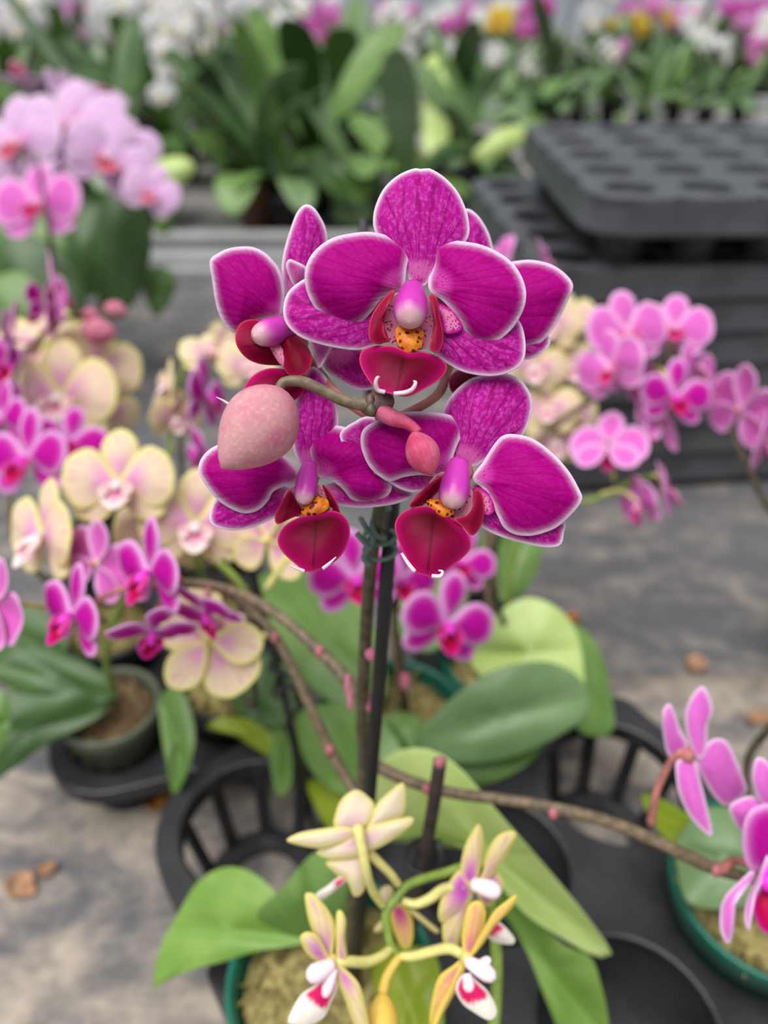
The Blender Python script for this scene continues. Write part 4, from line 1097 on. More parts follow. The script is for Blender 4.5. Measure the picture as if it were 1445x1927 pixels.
def flower(root, kind, u, v, d, wpx, yaw=0, pitch=0, roll=0, star=False, far=False):
    """roll counts anticlockwise; wpx is the flower's full width in the photograph"""
    subs, cm, fr = flower_meshes(kind, star)
    s = wpx * d / FPX / (50 * MM)
    o = link('flower', fr if far else cm, root)
    reg(root, o)
    M = Matrix.Translation(Vector(at(u, v, d) - WPOS[root.name])) @ facing(yaw, pitch, roll) @ Matrix.Scale(s, 4)
    o.matrix_basis = M
    if not far:
        for n, me in subs:
            reg(o, link(n, me, o))
    return o
def flowers(root, kind, rows, **kw):
    return [flower(root, kind, *r, **kw) for r in rows]
def stem(root, P, r, mat='stem', name='stem', seg=8, n=5):
    wpart(root, name, tube([p if len(p) == 3 and isinstance(p, np.ndarray) else at(*p) for p in P], r, seg, n), mat)
def back_ped(root, u, v, d, u2, v2, d2, r=.0013, mat='stem_pink'):
    a, b = at(u, v, d), at(u2, v2, d2)
    wpart(root, 'pedicel', tube([a, (a + b) / 2 + np.array((0, .003, .004)), b], r, 6, 4), mat)

# ---- magenta flowers at the end of the hero plant's left branches
flowers(hero, 'mag', [(283, 1075, .318, 200, -42, -8, -6), (138, 1155, .322, 190, -40, -5, -12), (388, 1150, .326, 150, -28, -52, 20)], star=True)
flowers(hero, 'mag', [(285, 1185, .312, 165, 28, -62, -6)], star=True)
for (u, v, d, u2, v2, d2) in ((283, 1075, .320, 345, 1098, .338), (138, 1155, .326, 335, 1100, .342), (388, 1150, .330, 400, 1104, .338), (285, 1185, .318, 330, 1100, .342)):
    back_ped(hero, u, v, d, u2, v2, d2)

# ================================================================ plants standing behind in the carrier tray
P02 = cell(0, 2)
mag2 = plant('potted_orchid', P02, 'small magenta orchid in green pot right behind the black stake')
pot(mag2, .100, .046, 'pot_green', .090, seed=6)
flowers(mag2, 'mag', [(840, 1172, .395, 190, 22, -6, -14)], star=True)
flowers(mag2, 'mag', [(668, 1085, .405, 175, 10, -2, 8), (752, 1088, .420, 150, 28, 0, -10), (868, 1055, .425, 130, 12, 6, -18)], star=True)
stem(mag2, [np.array((P02[0] + .004, P02[1], .09)), (752, 1290, .45), (742, 1180, .43), (760, 1080, .43), (800, 1010, .435)], [.0024, .0022, .002, .0018, .0012], 'stem')
for (u, v, d, u2, v2, d2) in ((840, 1172, .398, 746, 1150, .428), (668, 1085, .408, 748, 1110, .43), (868, 1055, .428, 775, 1050, .432)):
    back_ped(mag2, u, v, d, u2, v2, d2)
wpart(mag2, 'bract', lathe(ell_prof(.003, .0055, 8), 10, (at(762, 1282, .44), UP, RT)), 'bud_pink')
stem(mag2, [np.array((P02[0] + .01, P02[1] + .004, .09)), (700, 800, .37), (683, 412, .330)], [.0022] * 3, 'stake', 'stake')
zleaf(mag2, [(480, 1100, .12), (540, 1065, .125), (620, 1080, .13), (690, 1150, .128), (725, 1250, .122), (720, 1320, .112), (650, 1335, .108), (580, 1290, .108), (520, 1200, .112)], (725, 1330), 'leaf_a', .004)
zleaf(mag2, [(780, 1395, .108), (825, 1338, .122), (890, 1282, .138), (960, 1252, .145), (1030, 1245, .145), (1085, 1270, .138), (1109, 1312, .128), (1100, 1350, .12), (1040, 1392, .112), (960, 1426, .104), (880, 1438, .10), (810, 1425, .10)], (775, 1390), 'leaf_d', .006, .004)
zleaf(mag2, [(840, 1440, .09), (900, 1432, .092), (980, 1415, .095), (1025, 1398, .095), (990, 1440, .085), (920, 1475, .08), (860, 1470, .082)], (830, 1440), 'leaf_a', .002)
zleaf(mag2, [(690, 1380, .105), (740, 1340, .11), (790, 1350, .112), (800, 1400, .105), (760, 1440, .10), (710, 1430, .10)], (720, 1350), 'leaf_a', .003)
zleaf(mag2, [(700, 1050, .13), (760, 1020, .135), (850, 1060, .135), (880, 1120, .13), (860, 1190, .12), (800, 1230, .11), (740, 1180, .115)], (760, 1290), 'leaf_a', .004)
P12 = cell(1, 2)
pinkp = plant('potted_orchid', P12, 'soft pink orchid with wide pale leaves, sprays reaching over to the tray stack')
pot(pinkp, .100, .046, 'pot_green', .090, seed=8)
zleaf(pinkp, [(880, 1230, .10), (905, 1200, .115), (930, 1160, .13), (985, 1125, .14), (1040, 1138, .14), (1080, 1180, .13), (1097, 1240, .118), (1095, 1310, .105), (1040, 1320, .10), (960, 1300, .10), (900, 1270, .10)], (880, 1240), 'leaf_b', .006)
zleaf(pinkp, [(1075, 1175, .125), (1110, 1195, .12), (1135, 1240, .11), (1148, 1300, .098), (1157, 1362, .085), (1136, 1387, .08), (1085, 1372, .082), (1070, 1290, .1), (1060, 1220, .115)], (1040, 1180), 'leaf_a', .004)
zleaf(pinkp, [(905, 1010, .15), (950, 985, .155), (1012, 995, .15), (1018, 1050, .14), (990, 1110, .125), (940, 1130, .12), (905, 1080, .13)], (930, 1180), 'leaf_a', .004)
stem(pinkp, [np.array((P12[0], P12[1], .09)), (960, 1080, .50), (1000, 985, .49), (1060, 952, .485), (1130, 935, .48), (1190, 905, .475), (1230, 895, .47)], [.0026, .0024, .0022, .002, .0019, .0017, .001], 'stem_green')
stem(pinkp, [np.array((P12[0] - .006, P12[1] + .004, .09)), (930, 1000, .53), (990, 860, .52), (1050, 798, .51), (1110, 755, .50), (1180, 715, .495), (1250, 680, .49), (1300, 680, .49)], [.0026, .0024, .0022, .0021, .002, .0018, .0016, .001], 'stem')
stem(pinkp, [np.array((P12[0] + .008, P12[1] - .004, .09)), (925, 1100, .48), (940, 1000, .47), (948, 900, .47)], [.0018] * 4, 'stake', 'stake')
flowers(pinkp, 'pink', [(1178, 622, .470, 150, 4, 0, 6), (1268, 618, .480, 135, -10, 8, -8), (1150, 690, .462, 140, -48, -4, 10), (1185, 700, .478, 130, 38, -6, -12), (1310, 690, .485, 120, 40, 0, -16), (1240, 800, .475, 120, -140, -20, 20), (1335, 745, .482, 100, 62, 0, -10),
    (1145, 838, .465, 140, 160, -30, 4), (1205, 948, .468, 110, -72, -14, 10), (1252, 925, .470, 120, 66, 8, -14)])
flowers(pinkp, 'mag', [(1270, 745, .462, 140, 8, -6, -6)], star=True)
pinkr = plant('potted_orchid', np.array((.37, .44, .0016)), 'soft pink orchid leaning in from beside the carrier tray, edge-on blooms over its bare stem')
pot(pinkr, .1, .046, 'pot_green', .09, seed=41)
for k_ in range(5):
    an_ = k_ * 1.26
    q_ = np.array((.37, .44, .1))
    wpart(pinkr, 'leaf', tube([q_, q_ + np.array((.04 * math.cos(an_), .04 * math.sin(an_), .035)), q_ + np.array((.09 * math.cos(an_), .09 * math.sin(an_), .03))], [.006, .014, .001], 8, 5), 'leaf_a')
flowers(pinkr, 'pink', [(1395, 770, .455, 170, 108, 10, 28), (1428, 830, .450, 150, 62, -12, -8)])
flowers(pinkp, 'pink', [(1024, 492, .53, 90, 80, 10, 20), (938, 482, .53, 90, -60, 20, 10)])
stem(pinkr, [np.array((.37, .44, .09)), (1560, 1100, .50), (1490, 1010, .47), (1440, 945, .457), (1400, 865, .455), (1370, 800, .455)], [.0026, .0025, .0023, .002, .0019, .001], 'stem_olive')
for (u, v, d, u2, v2, d2) in ((1145, 838, .466, 1155, 905, .477), (1205, 948, .470, 1130, 930, .480), (1252, 925, .472, 1225, 897, .471), (1178, 622, .473, 1200, 707, .494), (1268, 618, .483, 1260, 680, .490), (1310, 690, .488, 1290, 682, .49), (1270, 745, .466, 1230, 690, .492), (1150, 690, .466, 1140, 735, .498)):
    back_ped(pinkp, u, v, d, u2, v2, d2, .0014, 'stem_cream')
P01 = cell(0, 1)
creamr = plant('potted_orchid', np.array((.05, .475, .0016)), 'cream-yellow orchid with dense pale spray between magenta flowers and tray stack')
pot(creamr, .085, .04, 'pot_dark', .083, seed=9)
flowers(creamr, 'cream', [(1030, 610, .55, 125, -10, 0, 0), (1078, 600, .56, 110, 20, 10, 10), (1005, 690, .545, 120, 0, -10, -10), (1065, 690, .555, 125, 14, 0, 12), (1030, 770, .55, 120, -14, 6, 0), (1085, 775, .56, 100, 30, 0, -8), (1000, 640, .57, 110, -30, 0, 4), (1045, 830, .555, 110, 4, -20, 0)])
stem(creamr, [np.array((.05, .475, .08)), (900, 900, .57), (980, 830, .575), (1035, 760, .575), (1045, 650, .575), (1040, 590, .575)], [.0022] * 4 + [.0018, .001], 'stem_green')
for (u, v, d) in ((1030, 610, .552), (1005, 690, .548), (1065, 690, .558), (1030, 770, .552), (1085, 775, .563)):
    back_ped(creamr, u, v, d, 1040, v + 18, .575, .0012, 'stem_cream')

stem(pinkp, [np.array((P12[0] - .012, P12[1] + .008, .09)), (915, 920, .53), (925, 720, .545), (975, 570, .545), (1026, 502, .537)], [.0024, .0022, .002, .0017, .001], 'stem')
back_ped(pinkp, 938, 482, .532, 985, 555, .544)
# pot on the right with the pale leaf
PR = cell(1, 0)
pr = plant('potted_orchid', PR, 'leafy green pot with a broad pale leaf and no flower of its own')
pot(pr, .100, .0475, 'pot_green', .090, seed=11)
zleaf(pr, [(1270, 1600, .112), (1290, 1555, .118), (1330, 1520, .124), (1400, 1528, .128), (1450, 1590, .124), (1450, 1670, .118), (1400, 1705, .112), (1340, 1712, .108), (1288, 1692, .108)], (1470, 1640), 'leaf_d', .004)
zleaf(pr, [(1206, 1500, .10), (1240, 1502, .105), (1300, 1535, .112), (1340, 1570, .115), (1300, 1595, .11), (1250, 1578, .105)], (1380, 1600), 'leaf_e', .002)
zleaf(pr, [(1450, 1640, .12), (1500, 1560, .135), (1560, 1540, .14), (1600, 1600, .13), (1580, 1700, .12), (1500, 1720, .115)], (1450, 1660), 'leaf_a', .004)
stem(pr, [np.array((PR[0], PR[1], .09)), (1420, 1560, .38), (1405, 1440, .38), (1440, 1380, .37), (1480, 1340, .36)], [.002] * 5, 'stem_olive')

# ================================================================ left tray: cream and magenta plants
c17, s17 = math.cos(math.radians(17)), math.sin(math.radians(17))
def cell2(i, j):
    return T2 + np.array((.078 * (i * c17 - j * s17), .078 * (i * s17 + j * c17), 0))
L0 = cell2(0, 0)
gp = plant('potted_orchid', L0, 'cream orchid with pink-veined blooms growing from the small grey pot')
pot(gp, .082, .031, 'pot_grey', .075, seed=13, mossmat='soil')
zleaf(gp, [(-60, 1420, .09), (-20, 1330, .105), (60, 1290, .112), (150, 1300, .112), (205, 1330, .10), (160, 1365, .095), (90, 1400, .09), (20, 1450, .08), (-50, 1490, .07)], (215, 1340), 'leaf_c', .004)
zleaf(gp, [(-20, 1260, .12), (60, 1215, .125), (150, 1240, .122), (220, 1290, .112), (200, 1320, .105), (110, 1310, .11), (30, 1300, .112)], (215, 1330), 'leaf_c', .004)
zleaf(gp, [(-40, 1300, .14), (5, 1300, .14), (20, 1350, .13), (5, 1410, .12), (-40, 1430, .12)], (-60, 1360), 'leaf_a', .002)
zleaf(gp, [(300, 1318, .10), (320, 1295, .11), (348, 1308, .11), (367, 1370, .10), (360, 1430, .09), (328, 1498, .07), (312, 1430, .088), (302, 1370, .095)], (300, 1290), 'leaf_a', .003)
flowers(gp, 'cream', [(225, 908, .372, 200, 4, 4, 2), (82, 1008, .365, 210, -38, 0, -4), (368, 985, .385, 200, 14, 0, -4), (300, 1000, .400, 170, -6, 10, 0)])
flowers(gp, 'pink', [(182, 1060, .352, 170, 150, 6, 20), (-8, 1130, .322, 190, 140, 0, 40)])
stem(gp, [np.array((L0[0] + .004, L0[1], .08)), (200, 1220, .43), (250, 1090, .41), (290, 1010, .405), (260, 950, .395), (180, 960, .39), (110, 1000, .38)], [.0022, .0021, .002, .0019, .0017, .0015, .001], 'stem_green')
for (u, v, d, u2, v2, d2) in ((225, 908, .376, 240, 950, .394), (82, 1008, .369, 115, 998, .381), (368, 985, .389, 290, 1010, .405), (300, 1000, .403, 289, 1012, .405), (182, 1060, .350, 262, 1060, .408), (-8, 1130, .320, 205, 1200, .428)):
    back_ped(gp, u, v, d, u2, v2, d2, .0013, 'stem_cream')
L1 = cell2(1, 0)
cb = plant('potted_orchid', L1, 'cream orchid seen from behind, green flower stalks below the magenta lip')
pot(cb, .082, .034, 'pot_dark', .075, seed=15)
flowers(cb, 'cream', [(505, 1015, .375, 190, 150, 10, 10), (395, 1205, .355, 220, 165, -6, -140)])
stem(cb, [np.array((L1[0], L1[1], .08)), (480, 1330, .445), (462, 1200, .41), (440, 1090, .39), (420, 1050, .385)], [.0022, .002, .0018, .0016, .001], 'stem_olive')
ps = plant('plant_stake', onz(592, 1565, .003), 'thin black plant stake with wire ties leaning behind the arching brown stems', cat='stake')
stem(ps, [onz(592, 1565, .003), (560, 1420, .425), (530, 1290, .41), (500, 1170, .40), (466, 1045, .39)], [.0021] * 5, 'stake', 'rod')
for (u, v, a) in ((528, 1262, 0), (540, 1290, 40), (536, 1310, -30)):
    wpart(ps, 'tie', tube(ring_pts(at(u, v, .41), .006, .006, a, a + 300, 12, .004), .0013, 6, 2), 'black_clip')
wpart(cb, 'pedicel', tube(pts3((500, 1110, .378), (528, 1070, .374), (545, 1045, .372)), [.0016, .002, .0022], 8, 5), 'stem_cream')
wpart(cb, 'pedicel', tube(pts3((450, 1215, .352), (480, 1205, .356), (500, 1195, .360)), [.0016, .0018, .0018], 8, 5), 'stem_cream')
wpart(cb, 'pedicel', tube(pts3((412, 1060, .383), (440, 1085, .384), (465, 1115, .386)), [.0018, .0018, .0018], 8, 5), 'stem_green')
zleaf(cb, [(388, 1370, .085), (420, 1348, .09), (480, 1358, .095), (520, 1390, .09), (540, 1440, .085), (500, 1420, .082), (440, 1385, .08)], (545, 1450), 'leaf_e', .002)
zleaf(cb, [(500, 1365, .09), (525, 1350, .10), (545, 1400, .10), (550, 1470, .085), (525, 1500, .07), (508, 1440, .08)], (540, 1340), 'leaf_a', .002)
zleaf(cb, [(420, 1270, .10), (480, 1230, .115), (540, 1250, .12), (560, 1320, .11), (520, 1370, .1), (450, 1340, .095)], (480, 1360), 'leaf_c', .003)
L2 = cell2(0, 1)
mb = plant('potted_orchid', L2, 'magenta orchid with a row of pink buds on the branch over the small trays')
pot(mb, .082, .034, 'pot_dark', .075, seed=17)
flowers(mb, 'mag', [(52, 862, .430, 190, -20, 0, 0), (130, 830, .450, 140, 20, 10, -10), (5, 790, .45, 150, -30, 0, 0), (20, 640, .47, 150, -70, 0, 10)], star=True)
flowers(mb, 'pink', [(105, 545, .50, 140, 120, 10, 30)], star=True)
flowers(mb, 'mag', [(85, 580, .495, 110, -100, 0, 20), (-6, 705, .46, 130, 10, 0, 90)], star=True)
stem(mb, [np.array((L2[0], L2[1], .08)), (40, 1040, .48), (20, 850, .48), (30, 700, .49), (70, 640, .50), (130, 595, .505), (190, 590, .51), (235, 592, .51)], [.0022, .0021, .002, .0019, .0018, .0016, .0013, .0008], 'stem')
for (u, v, d, u2, v2, d2, r) in ((150, 618, .505, 218, 628, .50, .0085), (150, 590, .51, 190, 598, .51, .0055), (195, 575, .515, 240, 592, .515, .006), (215, 618, .515, 245, 618, .515, .0045)):
    bud(mb, at(u, v, d), at(u2, v2, d2), r, 'bud_pink', .04, .5)
zleaf(mb, [(-60, 1190, .1), (0, 1130, .12), (80, 1150, .12), (130, 1210, .11), (90, 1250, .1), (0, 1250, .1)], (130, 1240), 'leaf_c', .003)
L3 = cell2(1, 2)
cc = plant('potted_orchid', L3, 'pale cream orchid cluster over magenta blooms beside the dark cloth gap')
pot(cc, .082, .034, 'pot_dark', .075, seed=19)
flowers(cc, 'cream', [(115, 745, .50, 210, 0, 0, 0), (60, 700, .52, 170, -20, 10, 10), (175, 690, .52, 170, 20, 0, -10), (70, 640, .53, 140, 0, 20, 0), (200, 770, .515, 130, 50, -20, -20), (110, 650, .535, 150, 10, 10, 0)])
stem(cc, [np.array((L3[0], L3[1], .08)), (240, 950, .53), (200, 830, .535), (130, 740, .54), (80, 690, .54)], [.0022, .002, .002, .0018, .001], 'stem_green')
L4 = cell2(1, 1)
sm2 = plant('potted_orchid', L4, 'slim orchid with edge-on magenta bloom and yellow buds left of the big pink bud')
pot(sm2, .082, .034, 'pot_dark', .075, seed=21)
flowers(sm2, 'mag', [(385, 745, .45, 150, 78, 0, -4), (375, 850, .445, 120, -60, -20, 20)], star=True)
flowers(sm2, 'cream', [(315, 730, .47, 110, -60, 0, 0), (330, 785, .47, 100, 40, -20, 0), (395, 665, .48, 110, 10, 30, 0), (465, 690, .48, 110, 20, 10, 0), (425, 640, .49, 80, 60, 20, 0)])
stem(sm2, [np.array((L4[0], L4[1], .08)), (330, 960, .49), (318, 860, .48), (330, 760, .48), (345, 690, .485), (342, 650, .485)], [.0022, .002, .0018, .0018, .0016, .001], 'stem_green')
stem(sm2, [np.array((L4[0] + .006, L4[1], .08)), (345, 900, .49), (343, 650, .488)], [.0018] * 3, 'stem_olive', 'stake')

# ================================================================ debris on the cloth
MAT['dry_orange'] = plain('dry_orange_leaf', lin(214, 140, 48), .7, var=.2, scale=120, transl=.15)
def scrap(u, v, wpx, hpx, mat, label, cat, rz=0.0, z=.0035):
    c = onz(u, v, z)
    k = depz(u, v, z) / FPX
    a = wpx * k / 2
    b = hpx * k / 2 * 1.25
    out = [(a * math.cos(t) * (1 + .18 * math.sin(3 * t + u)), b * math.sin(t) * (1 + .2 * math.cos(2 * t + v))) for t in np.linspace(0, 6.283, 12, endpoint=False)]
    def m3(P, s, lat, r, e):
        return np.c_[P[:, 0], P[:, 1], .0045 * r ** 2 + .0012 * np.sin(P[:, 0] * 400) - e + .0005]
    g = sheet(out, (-a, 0), m3, 1000, .0008, 20, 4)
    o = link('dry_leaf' if 'leaf' in cat else 'fallen_petal', mesh_of([G(g)], MAT[mat], 'scrap'), None, c - np.array((0, 0, .002)))
    o.rotation_euler = (0, 0, rz)
    tag(o, label, cat)
scrap(296, 1500, 62, 44, 'dry_orange', 'orange dried leaf lying under the hanging leaf tip', 'leaf', .5)
scrap(420, 1445, 70, 40, 'dry', 'brown-orange dry leaf inside the gap between two carrier trays', 'leaf', -.3)
scrap(40, 1668, 64, 34, 'dry_pale', 'tan crumpled dry leaf on the dusty cloth, the larger of two', 'leaf', -.4)
scrap(88, 1640, 36, 24, 'dry_pale', 'tan dry scrap beside the crumpled dry leaf', 'leaf', .2)
scrap(1310, 1250, 40, 34, 'dry_pale', 'pale tan fallen petal on the grey cloth by the fold', 'petal', .2)
scrap(1076, 1166, 26, 18, 'dry', 'small orange fallen petal close to the pale leaf edge', 'petal', .2)
scrap(1430, 1352, 60, 24, 'dry_pale', 'tan fallen petal on the cloth above the pink blooms', 'petal', .3)
for u, v in ((410, 1222),):
    pass

# ================================================================ pale pink moth orchids at the far left of the bench
def dleaf(root, pts, base, d, mat, dtip=None, label=None):
    return wpart(root, 'leaf', px_sheet(pts, base, d, dtip or d, .012, .002, .002, 36, 6), mat, label=label)
BP = onz(110, 600, 0.0016)
bigp = plant('potted_orchid', BP, 'large pale pink moth orchid arching beside broad dark leaves at the bench end')
pot(bigp, .11, .055, 'pot_dark', .11, seed=31)
flowers(bigp, 'pale', [(140, 238, .86, 190, 6, 6, 4), (35, 270, .84, 190, -14, 0, 8), (205, 300, .85, 160, 24, 0, -20), (235, 265, .90, 130, 30, 20, -10), (190, 178, .92, 100, 40, 40, 0), (285, 362, .84, 105, 10, -6, -20), (248, 330, .86, 120, 30, 0, -20), (120, 175, .92, 90, 70, 10, 50), (40, 150, .95, 100, 10, 75, 0), (100, 330, .89, 130, -10, 0, 0)])
flowers(bigp, 'pink', [(72, 385, .80, 165, -4, 4, 4)])
stem(bigp, [BP + np.array((0, 0, .1)), (95, 480, .95), (85, 360, .90), (80, 270, .90), (120, 200, .90), (200, 210, .91), (260, 280, .89), (300, 350, .86)], [.0035, .0032, .003, .003, .0028, .0026, .0022, .0015], 'stem_olive')
stem(bigp, [BP + np.array((.01, 0, .1)), (98, 470, .82), (85, 380, .78), (68, 290, .77)], [.002] * 4, 'stem_olive', 'stake')
dleaf(bigp, [(190, 590), (178, 500), (185, 400), (215, 345), (255, 350), (282, 400), (284, 480), (260, 560), (225, 592)], (225, 600), 1.02, 'leaf_c', 1.0)
dleaf(bigp, [(280, 330), (300, 300), (345, 295), (366, 315), (350, 345), (310, 365), (285, 355)], (270, 350), 1.1, 'leaf_b')
dleaf(bigp, [(262, 520), (290, 500), (325, 512), (330, 545), (305, 590), (285, 590)], (250, 560), 1.05, 'leaf_a')
dleaf(bigp, [(300, 400), (335, 370), (338, 400), (315, 440), (290, 430)], (270, 450), 1.1, 'leaf_a')
dleaf(bigp, [(-20, 470), (40, 440), (110, 470), (160, 540), (150, 600), (80, 590), (10, 560)], (140, 610), .98, 'leaf_c')
dleaf(bigp, [(-30, 540), (30, 510), (80, 540), (110, 600), (60, 630), (-20, 620)], (120, 620), .93, 'leaf_a')
dleaf(bigp, [(120, 430), (160, 380), (200, 400), (200, 480), (175, 560), (140, 520)], (160, 600), 1.04, 'leaf_c')
dleaf(bigp, [(0, 420), (60, 400), (120, 420), (140, 480), (60, 500), (-10, 480)], (140, 520), 1.08, 'leaf_a')

# ================================================================ leafy plants and flower rows on the benches behind
def strap_mesh(name, L, hw, rise, drop, mat):
    out = blade(L, hw, 0, .35, .55)
    def m3(P, s, lat, r, e):
        z = rise * s - drop * s * s + 1.2 * np.abs(lat) * .02
        return np.c_[P[:, 0] * (1 - .12 * s), P[:, 1], z - e]
    return mesh_of([G(sheet(out, (0, 0), m3, 1000, .0018, 24, 5))], MAT[mat], name)
STRAP = []
for k, (L, hw, ri, dr) in enumerate(((200, 38, .20, .16), (170, 42, .12, .15), (220, 34, .30, .12), (180, 40, .16, .20), (230, 36, .36, .10))):
    for mt in ('leaf_a', 'leaf_c', 'leaf_d'):
        STRAP.append(strap_mesh('strap_leaf', L, hw, ri, dr, mt))
POTM = {}
def far_pot(root, mat, r=.055, h=.10):
    if mat not in POTM:
        POTM[mat] = mesh_of([G(lathe([(r * .74, 0), (r * .98, h - .012), (r + .002, h - .011), (r + .002, h), (r - .003, h), (r * .9, h - .015), (.004, h - .014)], 20))], MAT[mat], 'pot')
    reg(root, link('pot', POTM[mat], root))
def far_orchid(kind, seed, nleaf=6, height=.36, nfl=8, fsize=.07, label='', potm='pot_dark', spikes=1, group=None, leafscale=1.0, far=True, cascade=False):
    rs = np.random.RandomState(seed)
    root = plant('potted_orchid', (0, 0, 0), label, group)
    far_pot(root, potm)
    for k in range(nleaf):
        o = reg(root, link('leaf', STRAP[rs.randint(len(STRAP))], root, (0, 0, .095)))
        o.rotation_euler = (rs.uniform(-.25, .25), rs.uniform(-.35, .2), k * 6.283 / nleaf * 1.0 + rs.uniform(-.4, .4))
        sc = rs.uniform(.75, 1.1) * leafscale
        o.scale = (sc, sc, sc)
    for s in range(spikes):
        ang = rs.uniform(-2.4, -.7)
        dx, dy = math.cos(ang), math.sin(ang)
        lean = height * (.75 if cascade else .45)
        top = .12 + height
        P = [np.array((0, 0, .095)), np.array((dx * lean * .15, dy * lean * .15, .12 + height * .55)), np.array((dx * lean * .5, dy * lean * .5, top)), np.array((dx * lean * .8, dy * lean * .8, top * .93)), np.array((dx * lean, dy * lean, top * (.55 if cascade else .78)))]
        reg(root, link('stem', mesh_of([G(tube(P, [.003, .003, .0026, .002, .0012], 6, 4))], MAT['stem_olive'], 'stem'), root))
        Q = spline(P, 12)
        for k in range(nfl):
            t = .42 + .58 * k / max(nfl - 1, 1)
            q = Q[min(int(t * (len(Q) - 1)), len(Q) - 1)]
            sd = (-1) ** k
            n = np.array((dx * .5 + rs.uniform(-.3, .3), -.9, rs.uniform(-.1, .35)))
            n /= np.linalg.norm(n)
            x = np.cross((0, 0, 1.0), n); x /= np.linalg.norm(x)
            u = np.cross(n, x)
            sz = fsize * rs.uniform(.85, 1.1) / .05
            pos = q + x * sd * fsize * .38 + np.array((0, -.012, rs.uniform(-.012, .012)))
            subs, cm, fr = flower_meshes(kind)
            o = reg(root, link('flower', fr, root))
            o.matrix_basis = Matrix.Translation(Vector(pos)) @ Matrix((x, u, n)).transposed().to_4x4() @ Matrix.Rotation(rs.uniform(-.3, .3), 4, 'Z') @ Matrix.Scale(sz, 4)
    return root
def put(proto, x, y, rz, s, first, label=None, group=None):
    o = proto if first else copy_tree(proto)
    zb = 0 if y < 3.4 else -.10 if y < 5.6 else -.20 if y < 8 else -.30
    o.location = (x, y, zb + .001)
    tag(o, label, None, group)
    o.rotation_euler = (0, 0, rz)
    o.scale = (s, s, s)
    return o
def place(u, v, y):
    """bench spot: pixel column u at distance y along the bench top"""
    zb = 0 if y < 3.4 else -.10 if y < 5.6 else -.20 if y < 8 else -.30
    dep = y * FWD[1] + (zb + .1 - CAM[2]) * FWD[2]
    return (u - CX) / FPX * dep

# leaf clumps, second bench (no flowers)
leafy_lab = ['dense leafy orchid without blooms, broad dark leaves, right behind the topmost magenta flower', 'leafy orchid clump with rounded leaves in a brown pot', 'leafy orchid clump with long leaves near the tray stack', 'leafy orchid clump of glossy leaves close to the rail, next to the brown pot', 'leafy orchid at the back of the broad-leaved clumps on the railed bench', 'leafy orchid standing between the white cascade and the pale pink moth orchid', 'leafy orchid under the magenta row by the rear rail', 'leafy orchid with arching leaves behind the pale pink moth orchid', 'leafy orchid beside the tall white spray', 'low leafy orchid between the white cascade and the leafy clumps', 'leafy orchid just behind the pale pink blooms, half hidden by them', 'leafy orchid by the rear rail behind the white cascade', 'leafy orchid of low spreading leaves under the upright light leaf', 'leafy orchid hugging the front rail between the two leafiest clumps', 'leafy orchid between the upright leaves and the tray stack'] + ['small leafy orchid, ' + q + ' along the rear rail, counted from the tall white spray' for q in ('first', 'second', 'third', 'fourth', 'fifth', 'sixth')] + ['small leafy orchid under the tall white spray']
for k, (u, y, s, nl) in enumerate(((590, 1.85, 1.12, 12), (480, 1.72, .95, 10), (850, 2.1, .9, 9), (680, 1.72, .85, 11), (640, 2.25, 1.1, 12), (235, 1.75, 1.1, 11), (560, 2.7, .9, 10), (110, 1.8, 1.1, 11), (1010, 2.6, .8, 10), (470, 2.1, .9, 10), (330, 2.1, 1.0, 10), (300, 2.75, 1.0, 10), (770, 1.66, .8, 10), (545, 1.66, .85, 10), (910, 1.85, .75, 9), (1090, 2.85, .55, 10), (1150, 2.98, .6, 10), (1215, 2.8, .55, 10), (1275, 3.0, .6, 10), (1335, 2.85, .6, 10), (1400, 2.98, .55, 10), (960, 2.95, .6, 10))):
    p = far_orchid('white', 50 + k, nl, .3, 0, label=leafy_lab[k], spikes=0, potm='pot_clay' if k == 1 else 'pot_dark', leafscale=1.12)
    put(p, place(u, 0, y), y, k * 1.3, s, True)
# two tall upright leaves
up = plant('potted_orchid', np.array((place(850, 0, 1.85), 1.85, .001)), 'orchid with one light and one dark leaf standing bolt upright')
far_pot(up, 'pot_dark')
dleaf(up, [(800, 290), (795, 200), (798, 120), (822, 102), (846, 118), (850, 200), (838, 290)], (820, 330), 1.66, 'leaf_b', 1.78)
dleaf(up, [(862, 245), (852, 180), (855, 110), (885, 95), (914, 112), (912, 180), (892, 245)], (878, 300), 1.70, 'leaf_c', 1.80)
dleaf(up, [(740, 330), (725, 250), (760, 235), (800, 300), (810, 350), (770, 360)], (810, 380), 1.62, 'leaf_e')
dleaf(up, [(890, 290), (930, 250), (972, 235), (985, 262), (950, 290), (905, 305)], (860, 320), 1.62, 'leaf_b')
dleaf(up, [(625, 400), (628, 345), (660, 318), (700, 335), (706, 385), (690, 425), (650, 425)], (690, 330), 1.55, 'leaf_d')

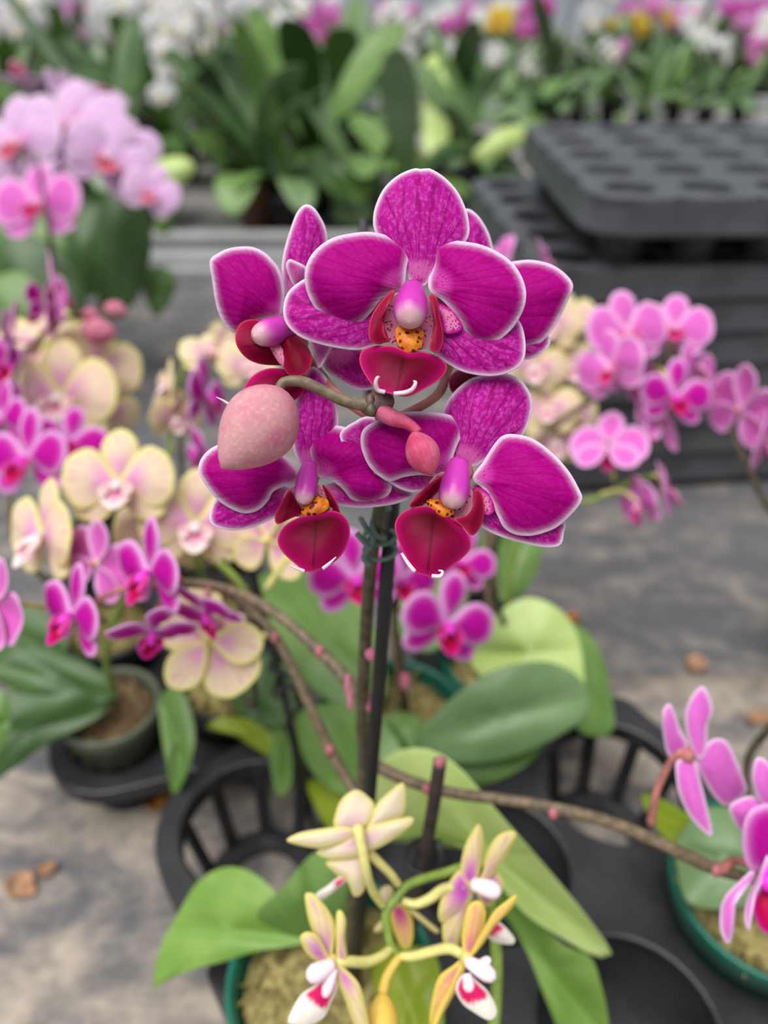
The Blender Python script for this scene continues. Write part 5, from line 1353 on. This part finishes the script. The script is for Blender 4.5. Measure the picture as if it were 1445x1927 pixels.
KINDS = {}
def proto(kind, seed, **kw):
    return far_orchid(kind, seed, **kw)
rows = [
    # kind, label, category group, list of (u, y, rz, scale), kwargs
    ('white', 'white moth orchid with a long cascade of blooms on the railed bench', 'white cascades on the railed bench', [(400, 2.35, .5, 1.0), (470, 2.60, .2, .95), (430, 2.2, .3, .9)], dict(height=.30, nfl=10, fsize=.075, cascade=True, spikes=2, nleaf=5)),
    ('white', 'white moth orchid among dark leaves beyond the pale pink moth orchid', 'white orchids beyond the pale pink ones', [(20, 1.95, .2, .95), (-60, 2.2, -.2, 1.0), (250, 2.7, .5, 1.0), (120, 2.9, 0, 1.0)], dict(height=.27, nfl=8, fsize=.08, nleaf=6, spikes=2)),
    ('mag', 'compact magenta moth orchid standing at the rear edge of the railed bench', 'magenta orchids by the rear rail', [(520, 3.0, .2, .9), (575, 3.05, -.3, .9)], dict(height=.24, nfl=9, fsize=.06, nleaf=5)),
    ('white', 'low white orchid in the row behind the leafy clumps', 'low white orchids in a row', [(690, 3.75, .1, .8), (740, 3.7, .6, .8), (850, 3.8, -.3, .8), (905, 3.65, .2, .8), (960, 3.7, .5, .7), (640, 3.9, 0, .8)], dict(height=.22, nfl=7, fsize=.075, nleaf=6)),
    ('white', 'tall white moth orchid spray rising by the pale wall gap', 'tall white sprays', [(1045, 3.03, -.1, 1.0)], dict(height=.31, nfl=7, fsize=.09, nleaf=5, cascade=True)),
    ('gold', 'yellow orchid in the flower row behind the tray stack', 'yellow orchids', [(1165, 4.6, .2, 1.0), (1215, 4.9, .5, 1.0), (1120, 4.75, 0, .9)], dict(height=.20, nfl=8, fsize=.07, nleaf=6)),
    ('pink', 'pink orchid in the flower row behind the tray stack', 'pink orchids behind the trays', [(1160, 4.3, .1, .7), (1380, 4.6, .4, .9), (1420, 4.0, -.2, .8), (1250, 5.2, .3, .9)], dict(height=.20, nfl=7, fsize=.07, nleaf=5)),
    ('white', 'white orchid blooming low behind the tray stack', 'white orchids behind the trays', [(1310, 4.2, .1, .85), (1335, 4.0, .5, .8), (1240, 3.75, 0, .6), (1430, 4.2, -.3, .85), (1280, 4.9, .5, .9)], dict(height=.20, nfl=7, fsize=.08, nleaf=7)),
]
for ri, (kind, lab, grp, spots, kw) in enumerate(rows):
    p = far_orchid(kind, 100 + ri * 7, label=lab, group=grp if len(spots) > 1 else None, **kw)
    for k, (u, y, rz, s) in enumerate(spots):
        put(p, place(u, 0, y), y, rz, s, k == 0)
# leafy young plants filling the third bench
rs = np.random.RandomState(5)
rowname = ['first', 'second', 'third', 'fourth', 'fifth', 'sixth', 'seventh', 'eighth']
pl = [far_orchid('white', 300 + k, nleaf=9, spikes=0, leafscale=.72) for k in range(3)]
fst = [True] * 3
for j, y in enumerate((3.72, 4.05, 4.4, 4.75, 5.1)):
    for i in range(17):
        u = -120 + i * 105 + (j % 2) * 50 + rs.uniform(-18, 18)
        k = rs.randint(3)
        put(pl[k], place(u, 0, y), y + rs.uniform(-.05, .05), rs.uniform(0, 6.28), rs.uniform(.8, 1.1), fst[k], 'leafy young orchid without blooms, ' + rowname[j] + ' row of the middle bench from its front rail', 'leafy young orchids, ' + rowname[j] + ' row')
        pl[k]['category'] = 'orchid'
        fst[k] = False
# far mixed colours
cols = (('pink', 'pink'), ('mag', 'deep magenta'), ('white', 'white'), ('gold', 'yellow'), ('pale', 'pale pink'))
protos = []
for k, (kd, nm) in enumerate(cols):
    protos.append(far_orchid(kd, 400 + k, nleaf=5, height=.22, nfl=9, fsize=.08, spikes=2, label='x', leafscale=.75))
first = [True] * len(cols)
wts = (.26, .26, .28, .08, .12)
for j, y in enumerate((6.05, 6.4, 6.75, 7.15, 7.5, 8.5, 9.2, 9.9)):
    for i in range(19):
        u = -140 + i * 96 + (j % 2) * 45 + rs.uniform(-22, 22)
        if abs(u - 1105) < 60: continue
        k = rs.choice(len(cols), p=wts)
        if y < 6.5 and rs.rand() < .25: continue
        bn = ('crowded bench', j) if j < 5 else ('farthest bench', j - 5)
        put(protos[k], place(u, 0, y), y + rs.uniform(-.1, .1), rs.uniform(-.7, .7), rs.uniform(.85, 1.15), first[k], cols[k][1] + ' orchid in the ' + rowname[bn[1]] + ' row of the ' + bn[0], cols[k][1] + ' orchids, ' + rowname[bn[1]] + ' row of the ' + bn[0])
        first[k] = False
